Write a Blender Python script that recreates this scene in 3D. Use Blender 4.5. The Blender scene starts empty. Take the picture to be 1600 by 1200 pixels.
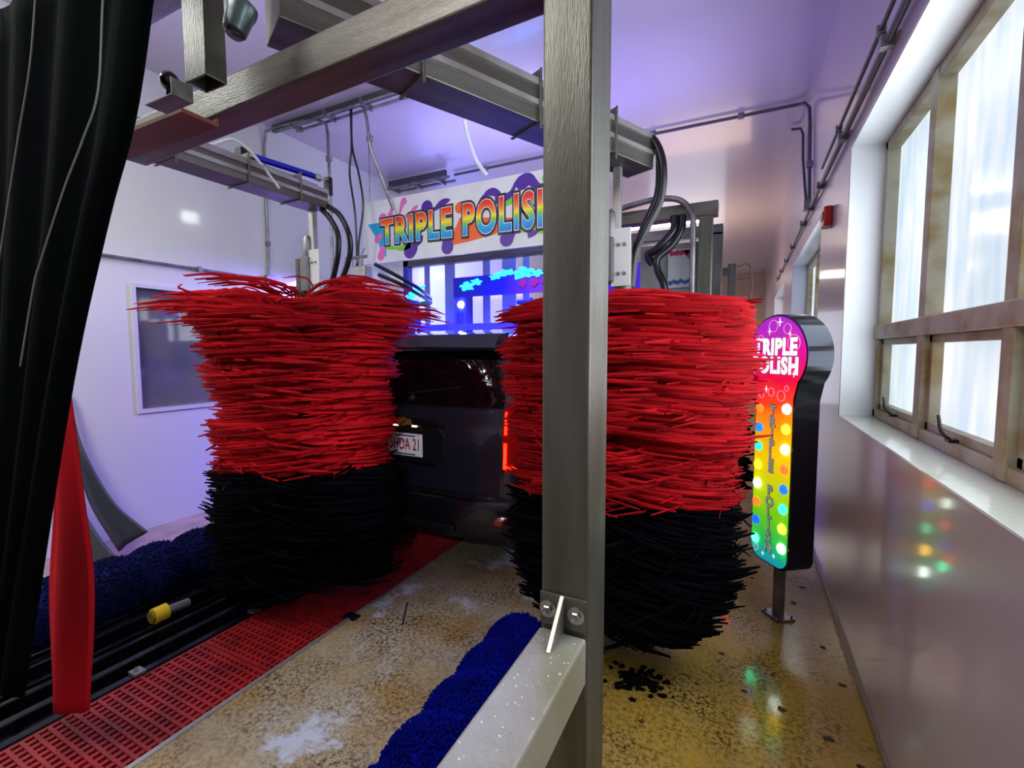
import bpy, bmesh, math, random
import numpy as np
from mathutils import Vector, Matrix
from mathutils.geometry import tessellate_polygon
S = bpy.context.scene
COL = S.collection
R = math.radians
rnd = random.Random(7)

# ------------------------------------------------------------------ camera, world, lights, exposure
cd = bpy.data.cameras.new('camera'); cam = bpy.data.objects.new('camera', cd); COL.objects.link(cam)
cd.sensor_width = 36; cd.lens = 725 / 1600 * 36; cd.clip_start = 0.02
yw, pt, rl = R(26.5), R(4.0), R(0.1)
F = Vector((-math.sin(yw)*math.cos(pt), math.cos(yw)*math.cos(pt), -math.sin(pt)))
r0 = Vector((math.cos(yw), math.sin(yw), 0)); d0 = F.cross(r0)
RT = r0*math.cos(rl) + d0*math.sin(rl); DN = -r0*math.sin(rl) + d0*math.cos(rl)
M = Matrix((RT, -DN, -F)).transposed().to_4x4(); M.translation = (0, 0, 1.6)
cam.matrix_world = M
S.camera = cam
S.view_settings.view_transform = 'Standard'; S.view_settings.look = 'None'
S.view_settings.exposure = 0.0; S.view_settings.gamma = 1; S.view_settings.use_curve_mapping = False
S.cycles.use_denoising = True
S.cycles.max_bounces = 8; S.cycles.diffuse_bounces = 4; S.cycles.glossy_bounces = 4
S.cycles.sample_clamp_indirect = 6
w = bpy.data.worlds.new('world'); S.world = w; w.use_nodes = True
w.node_tree.nodes['Background'].inputs[0].default_value = (0.75, 0.85, 1, 1)
w.node_tree.nodes['Background'].inputs[1].default_value = 1.0

def area(loc, rot, sx, sy, power, color):
    l = bpy.data.lights.new('scene_light', 'AREA'); l.shape = 'RECTANGLE'; l.size = sx; l.size_y = sy
    l.energy = power; l.color = color
    o = bpy.data.objects.new('scene_light', l); COL.objects.link(o); o.location = loc; o.rotation_euler = rot
    return o
def spot_at(loc, target, power, color, angle=90, size=.1, blend=.6):
    l = bpy.data.lights.new('scene_light', 'SPOT'); l.energy = power; l.color = color
    l.spot_size = R(angle); l.spot_blend = blend; l.shadow_soft_size = size
    o = bpy.data.objects.new('scene_light', l); COL.objects.link(o); o.location = loc
    o.rotation_euler = (Vector(target)-Vector(loc)).to_track_quat('-Z', 'Y').to_euler()
    return o
# unseen area lights put in to wash the ceiling, two violet and one warm
area((-1.9, 4.6, 2.95), (R(180), 0, 0), 3.0, .5, 34, (.42, .33, 1))
area((-2.0, 1.6, 3.0), (R(180), 0, 0), 3.0, .5, 24, (.50, .42, 1))
area((-1.5, 9.5, 2.6), (R(180), 0, 0), 3.0, 1.5, 40, (1, .68, .45))
# blue arch light over the van roof
spot_at((-2.5, 5.2, 3.0), (-2.5, 4.6, 0.6), 420, (.04, .05, 1), 130, .15)
spot_at((-3.9, 4.6, 2.5), (-4.8, 2.6, 0.3), 360, (.30, .20, 1), 100, .1)  # unseen violet spot added to tint the lower left wall
# unseen white area lights added behind / above the camera
area((-1.6, -0.9, 3.7), (0, 0, 0), 1.6, .6, 60, (1, .98, .94))
area((-3.6, 0.2, 3.8), (0, R(20), 0), 1.2, .6, 70, (.97, 1, .98))
# warm area lights added down the tunnel
area((-1.8, 9.5, 3.5), (0, 0, 0), 2.5, 1.5, 60, (1, .82, .66))
area((-1.8, 14.0, 3.5), (0, 0, 0), 2.5, 1.5, 60, (1, .88, .78))
# unseen spots added: van tail, banner, blue wash on the wall past the arch
spot_at((-.35, -.5, 2.1), (-2.15, 2.9, .95), 240, (.90, .92, 1), 30, .08, .9)
spot_at((-1.9, 1.2, 3.7), (-2.6, 4.2, 2.95), 130, (1, 1, 1), 60, .1)
spot_at((-2.6, 6.1, 2.9), (-4.8, 8.2, 1.9), 900, (.20, .24, 1), 110, .2)
# daylight through the big side window and the next one
area((0.70, 1.9, 2.0), (0, R(-90), 0), 1.3, 2.8, 44, (.86, .93, 1)).rotation_euler = (0, R(90), 0)
area((0.60, 5.6, 2.1), (0, R(90), 0), 1.0, 1.6, 10, (.86, .93, 1))

# ------------------------------------------------------------------ materials
def hexc(h):
    h = h.lstrip('#'); v = [int(h[i:i+2], 16)/255 for i in (0, 2, 4)]
    return tuple((c/12.92 if c <= .04045 else ((c+.055)/1.055)**2.4) for c in v) + (1,)
MATS = {}
def mat(name, col='#808080', rough=.5, metal=0, emis=0, ecol=None, coat=0, spec=.5, noise=None, bump=0, bscale=40, mapping=(1, 1, 1), sheen=0):
    """noise = (scale, second colour, low, high) mixes a second colour through a noise field"""
    if name in MATS: return MATS[name]
    m = bpy.data.materials.new(name); m.use_nodes = True; MATS[name] = m
    nt = m.node_tree; b = nt.nodes['Principled BSDF']
    c = hexc(col) if isinstance(col, str) else tuple(col) + (1,)
    b.inputs['Base Color'].default_value = c; b.inputs['Roughness'].default_value = rough
    b.inputs['Metallic'].default_value = metal; b.inputs['Coat Weight'].default_value = coat
    b.inputs['Coat Roughness'].default_value = .05
    b.inputs['Specular IOR Level'].default_value = spec
    if sheen: b.inputs['Sheen Weight'].default_value = sheen
    if emis:
        b.inputs['Emission Color'].default_value = hexc(ecol) if ecol else c
        b.inputs['Emission Strength'].default_value = emis
    if noise or bump:
        tc = nt.nodes.new('ShaderNodeTexCoord'); mp = nt.nodes.new('ShaderNodeMapping')
        mp.inputs['Scale'].default_value = mapping; nt.links.new(tc.outputs['Object'], mp.inputs[0])
    if noise:
        n = nt.nodes.new('ShaderNodeTexNoise'); n.inputs['Scale'].default_value = noise[0]; n.inputs['Detail'].default_value = 6
        nt.links.new(mp.outputs[0], n.inputs['Vector'])
        cr = nt.nodes.new('ShaderNodeValToRGB'); cr.color_ramp.elements[0].position = noise[2]; cr.color_ramp.elements[1].position = noise[3]
        cr.color_ramp.elements[0].color = c; cr.color_ramp.elements[1].color = hexc(noise[1])
        nt.links.new(n.outputs['Fac'], cr.inputs[0]); nt.links.new(cr.outputs[0], b.inputs['Base Color'])
    if bump:
        n2 = nt.nodes.new('ShaderNodeTexNoise'); n2.inputs['Scale'].default_value = bscale
        nt.links.new(mp.outputs[0], n2.inputs['Vector'])
        bp = nt.nodes.new('ShaderNodeBump'); bp.inputs['Strength'].default_value = bump; bp.inputs['Distance'].default_value = .01
        nt.links.new(n2.outputs['Fac'], bp.inputs['Height']); nt.links.new(bp.outputs[0], b.inputs['Normal'])
    return m

steel = mat('brushed_steel', '#6a6a62', .38, .65, noise=(3, '#515046', .35, .7), bump=.15, bscale=60, mapping=(6, 6, .6))
steelh = mat('brushed_steel_beam', '#75736d', .4, .75, noise=(3, '#57524a', .35, .7), bump=.15, bscale=60, mapping=(.6, 6, 6))
galv = mat('galvanised_pipe', '#9b9a9c', .4, .8, noise=(9, '#77767a', .4, .65))
alu = mat('aluminium', '#bdbcba', .38, .75, noise=(5, '#8d8678', .45, .75))
whitealu = mat('wet_aluminium_top', '#b4b4ab', .22, .35, noise=(4, '#9a977c', .4, .7), bump=.12, bscale=90)
blackrub = mat('black_rubber', '#0d0d10', .32, bump=.2, bscale=60)
hosem = mat('black_hose', '#15131a', .28)
blackfelt = mat('black_felt', '#030706', .95, spec=.03, bump=.3, bscale=300, noise=(3, '#030408', .4, .7))
redfelt = mat('red_felt', '#c31a26', .9, spec=.1, bump=.3, bscale=300)
greyrub = mat('grey_rubber', '#2f353e', .6, bump=.3, bscale=80)
white_pl = mat('white_plastic', '#dfe0e0', .35)
blackpaint = mat('black_paint', '#191b27', .32, .25, coat=1, noise=(60, '#2c2e3c', .6, .8))
blackplastic = mat('black_plastic', '#0b0b0e', .4)
glassdark = mat('dark_glass', '#040509', .04, coat=1)
bolt_m = mat('bolt_steel', '#a9a9a5', .25, .95)

def wall_mat(name, col, rough, bump=.02):
    m = mat(name, col, rough, coat=.45, bump=bump, bscale=2.2, spec=.5)
    m.node_tree.nodes['Principled BSDF'].inputs['Coat Roughness'].default_value = .08
    return m
wallL = wall_mat('glossy_wall_left', '#dfe2dc', .3)
wallR = wall_mat('glossy_wall_right', '#b9a8b0', .3)
ceilm = wall_mat('glossy_ceiling_panel', '#cfc9d2', .22, .05)

def floor_mat():
    m = bpy.data.materials.new('wet_concrete'); m.use_nodes = True; nt = m.node_tree; b = nt.nodes['Principled BSDF']
    tc = nt.nodes.new('ShaderNodeTexCoord')
    def noise(scale, detail=8, rough=.6):
        n = nt.nodes.new('ShaderNodeTexNoise'); n.inputs['Scale'].default_value = scale; n.inputs['Detail'].default_value = detail
        n.inputs['Roughness'].default_value = rough; nt.links.new(tc.outputs['Object'], n.inputs['Vector']); return n.outputs['Fac']
    def ramp(fac, p0, c0, p1, c1):
        r = nt.nodes.new('ShaderNodeValToRGB'); r.color_ramp.elements[0].position = p0; r.color_ramp.elements[1].position = p1
        r.color_ramp.elements[0].color = c0; r.color_ramp.elements[1].color = c1; nt.links.new(fac, r.inputs[0]); return r.outputs[0]
    def mix(f, a, c, mode='MIX'):
        x = nt.nodes.new('ShaderNodeMix'); x.data_type = 'RGBA'; x.blend_type = mode
        if isinstance(f, float): x.inputs['Factor'].default_value = f
        else: nt.links.new(f, x.inputs['Factor'])
        for s, k in ((a, 'A'), (c, 'B')):
            sock = [i for i in x.inputs if i.name == k and i.type == 'RGBA'][0]
            if isinstance(s, tuple): sock.default_value = s
            else: nt.links.new(s, sock)
        return [o for o in x.outputs if o.type == 'RGBA'][0]
    W, K = (1, 1, 1, 1), (0, 0, 0, 1)
    base = ramp(noise(1.6), .35, hexc('#b49138'), .65, hexc('#a78d54'))
    # greyer, rougher concrete between the grating and the steel frame; yellow sealed floor by the wall
    sx = nt.nodes.new('ShaderNodeSeparateXYZ'); nt.links.new(tc.outputs['Object'], sx.inputs[0])
    mr = nt.nodes.new('ShaderNodeMapRange'); mr.inputs[1].default_value = -1.1; mr.inputs[2].default_value = -.6
    nt.links.new(sx.outputs['X'], mr.inputs[0])
    grey = ramp(noise(2.6, 10), .36, hexc('#a58652'), .58, hexc('#b0a692'))
    c = mix(mr.outputs[0], grey, base)
    speck = ramp(noise(48, 10, .85), .46, W, .52, K)
    patch = ramp(noise(3.1), .30, K, .62, W)
    pm = nt.nodes.new('ShaderNodeMath'); pm.operation = 'MULTIPLY'; nt.links.new(speck, pm.inputs[0]); nt.links.new(patch, pm.inputs[1])
    c = mix(pm.outputs[0], c, hexc('#33260f'))
    speck2 = ramp(noise(85, 4, .7), .33, W, .38, K)
    c = mix(speck2, c, hexc('#2a2415'))
    foam = ramp(noise(2.7, 12, .70), .555, K, .62, W)
    fm = nt.nodes.new('ShaderNodeMath'); fm.operation = 'SUBTRACT'; fm.use_clamp = True; nt.links.new(foam, fm.inputs[0]); nt.links.new(mr.outputs[0], fm.inputs[1])
    c = mix(fm.outputs[0], c, hexc('#b9bfd0'))
    nt.links.new(c, b.inputs['Base Color'])
    rr = nt.nodes.new('ShaderNodeMapRange'); rr.inputs[3].default_value = .32; rr.inputs[4].default_value = .035
    nt.links.new(mr.outputs[0], rr.inputs[0]); nt.links.new(rr.outputs[0], b.inputs['Roughness'])
    bp = nt.nodes.new('ShaderNodeBump'); bp.inputs['Strength'].default_value = .10; bp.inputs['Distance'].default_value = .005
    nt.links.new(noise(26, 8, .7), bp.inputs['Height']); nt.links.new(bp.outputs[0], b.inputs['Normal'])
    return m
floorm = floor_mat()
floorl = mat('pinkish_wet_floor', '#a58a80', .2, noise=(5, '#857066', .4, .7), bump=.2, bscale=30)

def pane_mat(name, strength, tone=(.80, .90, 1)):
    m = bpy.data.materials.new(name); m.use_nodes = True; nt = m.node_tree; b = nt.nodes['Principled BSDF']
    tc = nt.nodes.new('ShaderNodeTexCoord'); mp = nt.nodes.new('ShaderNodeMapping'); mp.inputs['Scale'].default_value = (5, 5, .9)
    nt.links.new(tc.outputs['Object'], mp.inputs[0])
    n = nt.nodes.new('ShaderNodeTexNoise'); n.inputs['Scale'].default_value = 2.5; n.inputs['Detail'].default_value = 5; nt.links.new(mp.outputs[0], n.inputs['Vector'])
    r = nt.nodes.new('ShaderNodeValToRGB'); r.color_ramp.elements[0].position = .3; r.color_ramp.elements[1].position = .62
    r.color_ramp.elements[0].color = (tone[0]*.86, tone[1]*.90, tone[2]*.93, 1); r.color_ramp.elements[1].color = (.97, 1, 1, 1)
    nt.links.new(n.outputs['Fac'], r.inputs[0])
    n2 = nt.nodes.new('ShaderNodeTexNoise'); n2.inputs['Scale'].default_value = 1.6; nt.links.new(tc.outputs['Object'], n2.inputs['Vector'])
    r2 = nt.nodes.new('ShaderNodeValToRGB'); r2.color_ramp.elements[0].position = .35; r2.color_ramp.elements[1].position = .6
    r2.color_ramp.elements[0].color = (.72, .82, .86, 1); r2.color_ramp.elements[1].color = (1, 1, 1, 1); nt.links.new(n2.outputs['Fac'], r2.inputs[0])
    mx = nt.nodes.new('ShaderNodeMix'); mx.data_type = 'RGBA'; mx.blend_type = 'MULTIPLY'; mx.inputs['Factor'].default_value = 1
    ia = [i for i in mx.inputs if i.type == 'RGBA']; nt.links.new(r.outputs[0], ia[0]); nt.links.new(r2.outputs[0], ia[1])
    nt.links.new([o for o in mx.outputs if o.type == 'RGBA'][0], b.inputs['Emission Color'])
    b.inputs['Base Color'].default_value = (.3, .33, .36, 1); b.inputs['Roughness'].default_value = .12
    b.inputs['Emission Strength'].default_value = strength
    return m
panem = pane_mat('frosted_daylit_glass', .93, (.74, .88, 1))

def gradient_mat(name, z0, z1, stops, emis=0, rough=.35, axis='Z', swirl=0):
    m = bpy.data.materials.new(name); m.use_nodes = True; nt = m.node_tree; b = nt.nodes['Principled BSDF']
    tc = nt.nodes.new('ShaderNodeTexCoord'); sx = nt.nodes.new('ShaderNodeSeparateXYZ'); nt.links.new(tc.outputs['Object'], sx.inputs[0])
    mr = nt.nodes.new('ShaderNodeMapRange'); mr.inputs[1].default_value = z0; mr.inputs[2].default_value = z1
    src = sx.outputs[axis]
    if swirl:
        n = nt.nodes.new('ShaderNodeTexNoise'); n.inputs['Scale'].default_value = 6; nt.links.new(tc.outputs['Object'], n.inputs['Vector'])
        ma = nt.nodes.new('ShaderNodeMath'); ma.operation = 'MULTIPLY_ADD'; ma.inputs[1].default_value = swirl
        nt.links.new(n.outputs['Fac'], ma.inputs[0]); nt.links.new(src, ma.inputs[2]); src = ma.outputs[0]
    nt.links.new(src, mr.inputs[0])
    r = nt.nodes.new('ShaderNodeValToRGB'); el = r.color_ramp.elements
    el[0].position = stops[0][0]; el[0].color = hexc(stops[0][1]); el[1].position = stops[-1][0]; el[1].color = hexc(stops[-1][1])
    for p, h in stops[1:-1]:
        e = el.new(p); e.color = hexc(h)
    nt.links.new(mr.outputs[0], r.inputs[0]); nt.links.new(r.outputs[0], b.inputs['Base Color'])
    b.inputs['Roughness'].default_value = rough
    if emis:
        nt.links.new(r.outputs[0], b.inputs['Emission Color']); b.inputs['Emission Strength'].default_value = emis
    return m

# ------------------------------------------------------------------ mesh helpers
class MB:
    def __init__(s): s.v = []; s.f = []
    def add(s, vs, fs):
        k = len(s.v); s.v += [tuple(p) for p in vs]; s.f += [tuple(i+k for i in f) for f in fs]; return s
    def box(s, a, b, mtx=None):
        (x0, y0, z0), (x1, y1, z1) = a, b
        vs = [Vector(p) for p in ((x0,y0,z0),(x1,y0,z0),(x1,y1,z0),(x0,y1,z0),(x0,y0,z1),(x1,y0,z1),(x1,y1,z1),(x0,y1,z1))]
        if mtx is not None: vs = [mtx @ p for p in vs]
        return s.add(vs, [(3,2,1,0),(4,5,6,7),(0,1,5,4),(1,2,6,5),(2,3,7,6),(3,0,4,7)])
    def bar(s, p, q, wx, wz, up=(0, 0, 1)):
        """square bar from p to q, wx across, wz along up"""
        p, q = Vector(p), Vector(q); d = (q-p); L = d.length; d.normalize()
        x = d.cross(Vector(up)).normalized(); z = x.cross(d)
        m = Matrix((x, d, z)).transposed().to_4x4(); m.translation = p
        return s.box((-wx/2, 0, -wz/2), (wx/2, L, wz/2), m)
    def tube(s, pts, r, n=10, caps=True, smooth=0):
        pts = [Vector(p) for p in pts]
        if smooth: pts = spline(pts, smooth)
        rs = r if isinstance(r, (list, tuple)) else [r]*len(pts)
        t0 = (pts[1]-pts[0]).normalized(); ref = Vector((0, 0, 1)) if abs(t0.z) < .9 else Vector((1, 0, 0))
        u = t0.cross(ref).normalized(); vs = []
        for i, p in enumerate(pts):
            t = (pts[min(i+1, len(pts)-1)] - pts[max(i-1, 0)]).normalized()
            u = (u - t*u.dot(t)).normalized(); w_ = t.cross(u); rr = rs[i]
            for k in range(n):
                a = 2*math.pi*k/n; vs.append(p + (u*math.cos(a)+w_*math.sin(a))*rr)
        fs = []
        for i in range(len(pts)-1):
            for k in range(n):
                a, b = i*n+k, i*n+(k+1) % n; fs.append((a, b, b+n, a+n))
        if caps: fs.append(tuple(reversed(range(n)))); fs.append(tuple(range((len(pts)-1)*n, len(pts)*n)))
        return s.add(vs, fs)
    def prism(s, outline, d0, d1, axis='Y', mtx=None):
        """outline (u, v) extruded along axis from d0 to d1; u,v are the other axes in order"""
        n = len(outline)
        def P(u, v, d):
            p = {'Y': (u, d, v), 'X': (d, u, v), 'Z': (u, v, d)}[axis]; p = Vector(p)
            return mtx @ p if mtx is not None else p
        vs = [P(u, v, d0) for u, v in outline] + [P(u, v, d1) for u, v in outline]
        tris = tessellate_polygon([[Vector((u, v, 0)) for u, v in outline]])
        fs = [tuple(t) for t in tris] + [tuple(i+n for i in reversed(t)) for t in tris]
        fs += [(i, (i+1) % n, (i+1) % n+n, i+n) for i in range(n)]
        return s.add(vs, fs)
    def lathe(s, prof, center, axis=(0, 0, 1), n=24):
        ax = Vector(axis).normalized(); ref = Vector((0, 0, 1)) if abs(ax.z) < .9 else Vector((1, 0, 0))
        u = ax.cross(ref).normalized(); v = ax.cross(u); c = Vector(center); vs = []
        for r, h in prof:
            for k in range(n):
                a = 2*math.pi*k/n; vs.append(c + ax*h + (u*math.cos(a)+v*math.sin(a))*max(r, 1e-4))
        fs = [(i*n+k, i*n+(k+1) % n, (i+1)*n+(k+1) % n, (i+1)*n+k) for i in range(len(prof)-1) for k in range(n)]
        fs.append(tuple(range(n))); fs.append(tuple(range((len(prof)-1)*n, len(prof)*n)))
        return s.add(vs, fs)
    def hexbolt(s, c, axis, r=.011, h=.009):
        s.lathe([(r*1.7, 0), (r*1.7, .002)], c, axis, 18)
        s.lathe([(r, .002), (r, h), (r*.8, h+.002)], c, axis, 6)
        return s.lathe([(r*.5, h), (r*.5, h+.012)], c, axis, 10)
    def build(s, name, m, parent=None, smooth=False, bevel=0, loc=None):
        me = bpy.data.meshes.new(name); me.from_pydata(s.v, [], s.f); me.validate(); me.materials.append(m)
        bm = bmesh.new(); bm.from_mesh(me); bmesh.ops.recalc_face_normals(bm, faces=bm.faces); bm.to_mesh(me); bm.free()
        o = bpy.data.objects.new(name, me); COL.objects.link(o)
        if loc is not None: o.location = loc
        if parent is not None: o.parent = parent
        if smooth:
            for p in me.polygons: p.use_smooth = True
            try: me.set_sharp_from_angle(angle=R(40))
            except Exception: pass
        if bevel:
            b = o.modifiers.new('bevel', 'BEVEL'); b.width = bevel; b.segments = 2; b.limit_method = 'ANGLE'; b.angle_limit = R(40)
        return o
def spline(P, n):
    out = []
    Q = [P[0]*2-P[1]] + list(P) + [P[-1]*2-P[-2]]
    for i in range(1, len(Q)-2):
        for k in range(n):
            t = k/n; a, b, c, d = Q[i-1], Q[i], Q[i+1], Q[i+2]
            out.append(.5*((2*b)+(-a+c)*t+(2*a-5*b+4*c-d)*t*t+(-a+3*b-3*c+d)*t**3))
    out.append(P[-1]); return out
def thing(name, label, cat, loc=(0, 0, 0), group=None, rz=0):
    o = bpy.data.objects.new(name, None); COL.objects.link(o); o.location = loc; o.rotation_euler = (0, 0, rz)
    o.empty_display_size = .1
    return tag(o, label, cat, group)
def tag(o, label, cat, group=None, kind=None):
    o['label'] = label; o['category'] = cat
    if group: o['group'] = group
    if kind: o['kind'] = kind
    return o
def struct(o): o['kind'] = 'structure'; return o
def text_mesh(s, size, name, m, parent=None, offset=0, extrude=.002, mtx=None, align='CENTER', space=1.0, warp=None, shear=0):
    cu = bpy.data.curves.new('t', 'FONT'); cu.body = s; cu.size = size; cu.offset = offset; cu.extrude = extrude
    cu.align_x = align; cu.align_y = 'CENTER'; cu.space_character = space; cu.resolution_u = 4; cu.shear = shear
    t = bpy.data.objects.new('t', cu); COL.objects.link(t)
    dg = bpy.context.evaluated_depsgraph_get(); dg.update()
    me = bpy.data.meshes.new_from_object(t.evaluated_get(dg)); bpy.data.objects.remove(t); bpy.data.curves.remove(cu)
    me.name = name
    for v in me.vertices:
        p = v.co.copy()
        if warp: p = warp(p)
        v.co = mtx @ p if mtx is not None else p
    me.materials.clear(); me.materials.append(m)
    o = bpy.data.objects.new(name, me); COL.objects.link(o)
    if parent is not None: o.parent = parent
    return o
# text drawn in local XY, turned to face -Y (x stays x, y becomes z)
FACE_NY = Matrix(((1, 0, 0, 0), (0, 0, -1, 0), (0, 1, 0, 0), (0, 0, 0, 1)))
def blob(cx, cy, r, seed, jag=.25, n=40, sx=1, sy=1, lobes=5):
    q = random.Random(seed); ph = [q.uniform(0, 6.28) for _ in range(4)]; out = []
    for i in range(n):
        a = 2*math.pi*i/n
        k = 1 + jag*(math.sin(lobes*a+ph[0])*.6 + math.sin((lobes*2+1)*a+ph[1])*.3 + .3*math.sin(2*a+ph[2]))
        out.append((cx+r*sx*k*math.cos(a), cy+r*sy*k*math.sin(a)))
    return out

# ------------------------------------------------------------------ the room
XL, XR, ZC, YN, YF = -4.8, .54, 4.1, -2.2, 17.0
# floors
o = MB().box((-2.07, YN, -.15), (XR, YF, 0)).build('floor', floorm); struct(o)
o = MB().box((XL, YN, -.15), (-3.35, YF, 0)).build('floor', floorl); struct(o)
o = MB().box((-3.35, YN, -.4), (-2.07, YF, -.15)).build('floor', mat('pit_floor', '#0c0b0c', .4)); struct(o)
o = MB().box((-2.085, YN, -.149), (-2.062, 1.96, .006)).box((-2.085, 2.02, -.149), (-2.062, YF, .006)).build('trim_1', alu); struct(o)
# ceiling, walls
o = MB().box((XL-.1, YN, ZC), (XR+.4, YF, ZC+.1)).build('ceiling', ceilm); struct(o)
# cross seams in the ceiling panels
WL0, WL1, WZ0, WZ1 = 2.214, 3.25, 1.09, 2.17
o = (MB().box((XL-.12, YN, -.4), (XL, YF, WZ0)).box((XL-.12, YN, WZ1), (XL, YF, ZC)).box((XL-.12, YN, WZ0), (XL, WL0, WZ1)).box((XL-.12, WL1, WZ0), (XL, YF, WZ1))).build('wall_left', wallL); struct(o)
# right wall with two deep window niches
N = [(0.2, 3.49, 1.2, 2.82), (4.62, 7.2, 1.2, 2.72), (8.6, 11.2, 1.2, 2.72)]
b = MB(); y = YN
for (a, c, z0, z1) in N:
    b.box((XR, y, 0), (XR+.34, a, ZC)); b.box((XR, a, 0), (XR+.34, c, z0)); b.box((XR, a, z1), (XR+.34, c, ZC)); y = c
b.box((XR, y, 0), (XR+.34, YF, ZC))
b.box((XR, YN, -.15), (XR+.34, YF, 0))
o = b.build('wall_right', wallR); struct(o)
o = MB().box((XL-.12, YF, -.4), (XR+.34, YF+.1, ZC)).build('wall_far', mat('tan_wall', '#cbb295', .5)); struct(o)
# bright exit opening in the far wall with its frame
o = MB().box((-3.1, YF-.03, 0), (-.7, YF-.005, 2.8)).build('door_1', mat('daylit_exit', '#eef4ff', .4, emis=1.1)); struct(o)
fr = MB().box((-3.2, YF-.06, 0), (-3.1, YF-.002, 2.9)).box((-.7, YF-.06, 0), (-.6, YF-.002, 2.9)).box((-3.1, YF-.06, 2.8), (-.7, YF-.002, 2.9)); fr.build('door_frame', alu, o)
o = MB().box((XL-.12, YN-.1, -.4), (XR+.34, YN, ZC)).build('wall_near', mat('grey_wall', '#8b8790', .6)); struct(o)
# window niches: white reveal lining, sill and frame
lining = mat('white_reveal', '#e9edf0', .3)
sillm = mat('wet_white_sill', '#b9beb2', .12, noise=(7, '#a89a5c', .62, .85), bump=.1, bscale=25)
framem = mat('dirty_aluminium_frame', '#b5b09c', .5, .25, noise=(6, '#96804c', .45, .7))
for i, (a, c, z0, z1) in enumerate(N):
    o = MB().box((XR+.002, a, z0-.012), (XR+.2, c, z0+.004)).build('trim_%d' % (i+2), sillm, bevel=.003); struct(o)
    l = MB().box((XR+.003, c-.006, z0+.004), (XR+.2, c-.001, z1)).box((XR+.003, a, z1-.006), (XR+.2, c, z1-.001)).build('trim_%d' % (i+5), lining); struct(l)
def window(idx, a, c, z0, z1, zr, muls, mw=.15, lower=None):
    """muls = centres of mullions; zr = transom height"""
    X0, X1 = XR+.17, XR+.26
    f = MB()
    f.box((X0, a, z0), (X1, c, z0+.05)); f.box((X0, a, z1-.05), (X1, c, z1)); f.box((X0, a, z0), (X1, a+.05, z1)); f.box((X0, c-.05, z0), (X1, c, z1))
    f.box((X0-.012, a+.002, zr-.04), (X1-.002, c-.002, zr+.04))
    for y in muls: f.box((X0-.006, y-mw/2, z0+.003), (X1, y+mw/2, z1))
    o = f.build('window_%d' % idx, framem, bevel=.004); struct(o)
    es = [a+.05] + [e for y in muls for e in (y-mw/2, y+mw/2)] + [c-.05]
    for k in range(0, len(es), 2):
        y0, y1 = es[k], es[k+1]
        MB().box((X1-.03, y0, zr+.04), (X1-.02, y1, z1-.05)).build('pane', panem, o)
        if lower:
            s = MB(); q = .035
            s.box((X0+.02, y0, z0+.05), (X1-.01, y0+q, zr-.04)).box((X0+.02, y1-q, z0+.05), (X1-.01, y1, zr-.04))
            s.box((X0+.02, y0, z0+.05), (X1-.01, y1, z0+.05+q)).box((X0+.02, y0, zr-.04-q), (X1-.01, y1, zr-.04)); s.build('sash', framem, o, bevel=.003)
            MB().box((X1-.03, y0+q, z0+.05+q), (X1-.02, y1-q, zr-.04-q)).build('pane', panem, o)
            h = MB().box((X0-.01, (y0+y1)/2-.02, z0+.05), (X0+.02, (y0+y1)/2+.02, z0+.062)); h.tube([(X0+.005, (y0+y1)/2, z0+.055), (X0-.03, (y0+y1)/2-.01, z0+.09), (X0-.035, (y0+y1)/2+.01, z0+.15)], .006, 8, smooth=4)
            h.build('sash_handle', blackplastic if k else galv, o)
        else:
            MB().box((X1-.03, y0, z0+.05), (X1-.02, y1, zr-.04)).build('pane', panem, o)
    return o
window(1, .2, 3.49, 1.204, 2.81, 1.71, [.95, 1.91, 2.69], .075, True)
window(2, 4.62, 7.2, 1.204, 2.71, 1.71, [5.5, 6.3], .1)
window(3, 8.6, 11.2, 1.204, 2.71, 1.71, [9.5, 10.3], .1)
# left wall grey window, glass deep set behind a pale trim
lw = MB(); t = .035
lw.box((XL-.02, WL0-t, WZ0-t), (XL+.012, WL1+t, WZ0)).box((XL-.02, WL0-t, WZ1), (XL+.012, WL1+t, WZ1+t)).box((XL-.02, WL0-t, WZ0), (XL+.012, WL0, WZ1)).box((XL-.02, WL1, WZ0), (XL+.012, WL1+t, WZ1))
o = lw.build('window_4', mat('pale_frame', '#d6d4d6', .4)); struct(o)
MB().box((XL-.06, WL0, WZ0), (XL-.045, WL1, WZ1)).build('pane', mat('grey_window_glass', '#5c6068', .05, coat=1, noise=(1.6, '#767468', .4, .65)), o)
# base channel along the right wall
o = MB().box((XR-.012, YN, 0), (XR-.001, YF, .035)).build('baseboard_right', mat('dirty_base', '#8d7f66', .4)); struct(o)

# ------------------------------------------------------------------ steel frame near the camera
post = thing('frame_post', 'tall stainless square post in the foreground beside the wet beam end', 'post', (-.327, .97, 0))
MB().box((-.052, -.07, 0), (.052, .069, 3.9)).build('upright', steel, post, bevel=.006)
MB().box((-.09, -.1, 0), (.09, .1, .012)).build('base_plate', steel, post, bevel=.002)
pl = MB().box((-.052, -.077, 1.015), (.052, -.0705, 1.085))
pl.build('mounting_plate', steelh, post, bevel=.002)
gs = MB(); gs.prism([(-.077, 1.085), (-.077, 1.008), (-.155, 1.008)], -.005, .003, 'X'); gs.build('gusset', alu, post)
for dx in (-.033, .030):
    MB().hexbolt((dx, -.077, 1.05), (0, -1, 0)).build('bolt', bolt_m, post, smooth=True)
lbm = thing('wet_beam', 'wet pale aluminium square beam running from the foreground post toward the viewer', 'beam', (-.327, .896, .955))
MB().bar((0, 0, 0), (0, -1.4, 0), .105, .1).build('tube', whitealu, lbm, bevel=.006)
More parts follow.
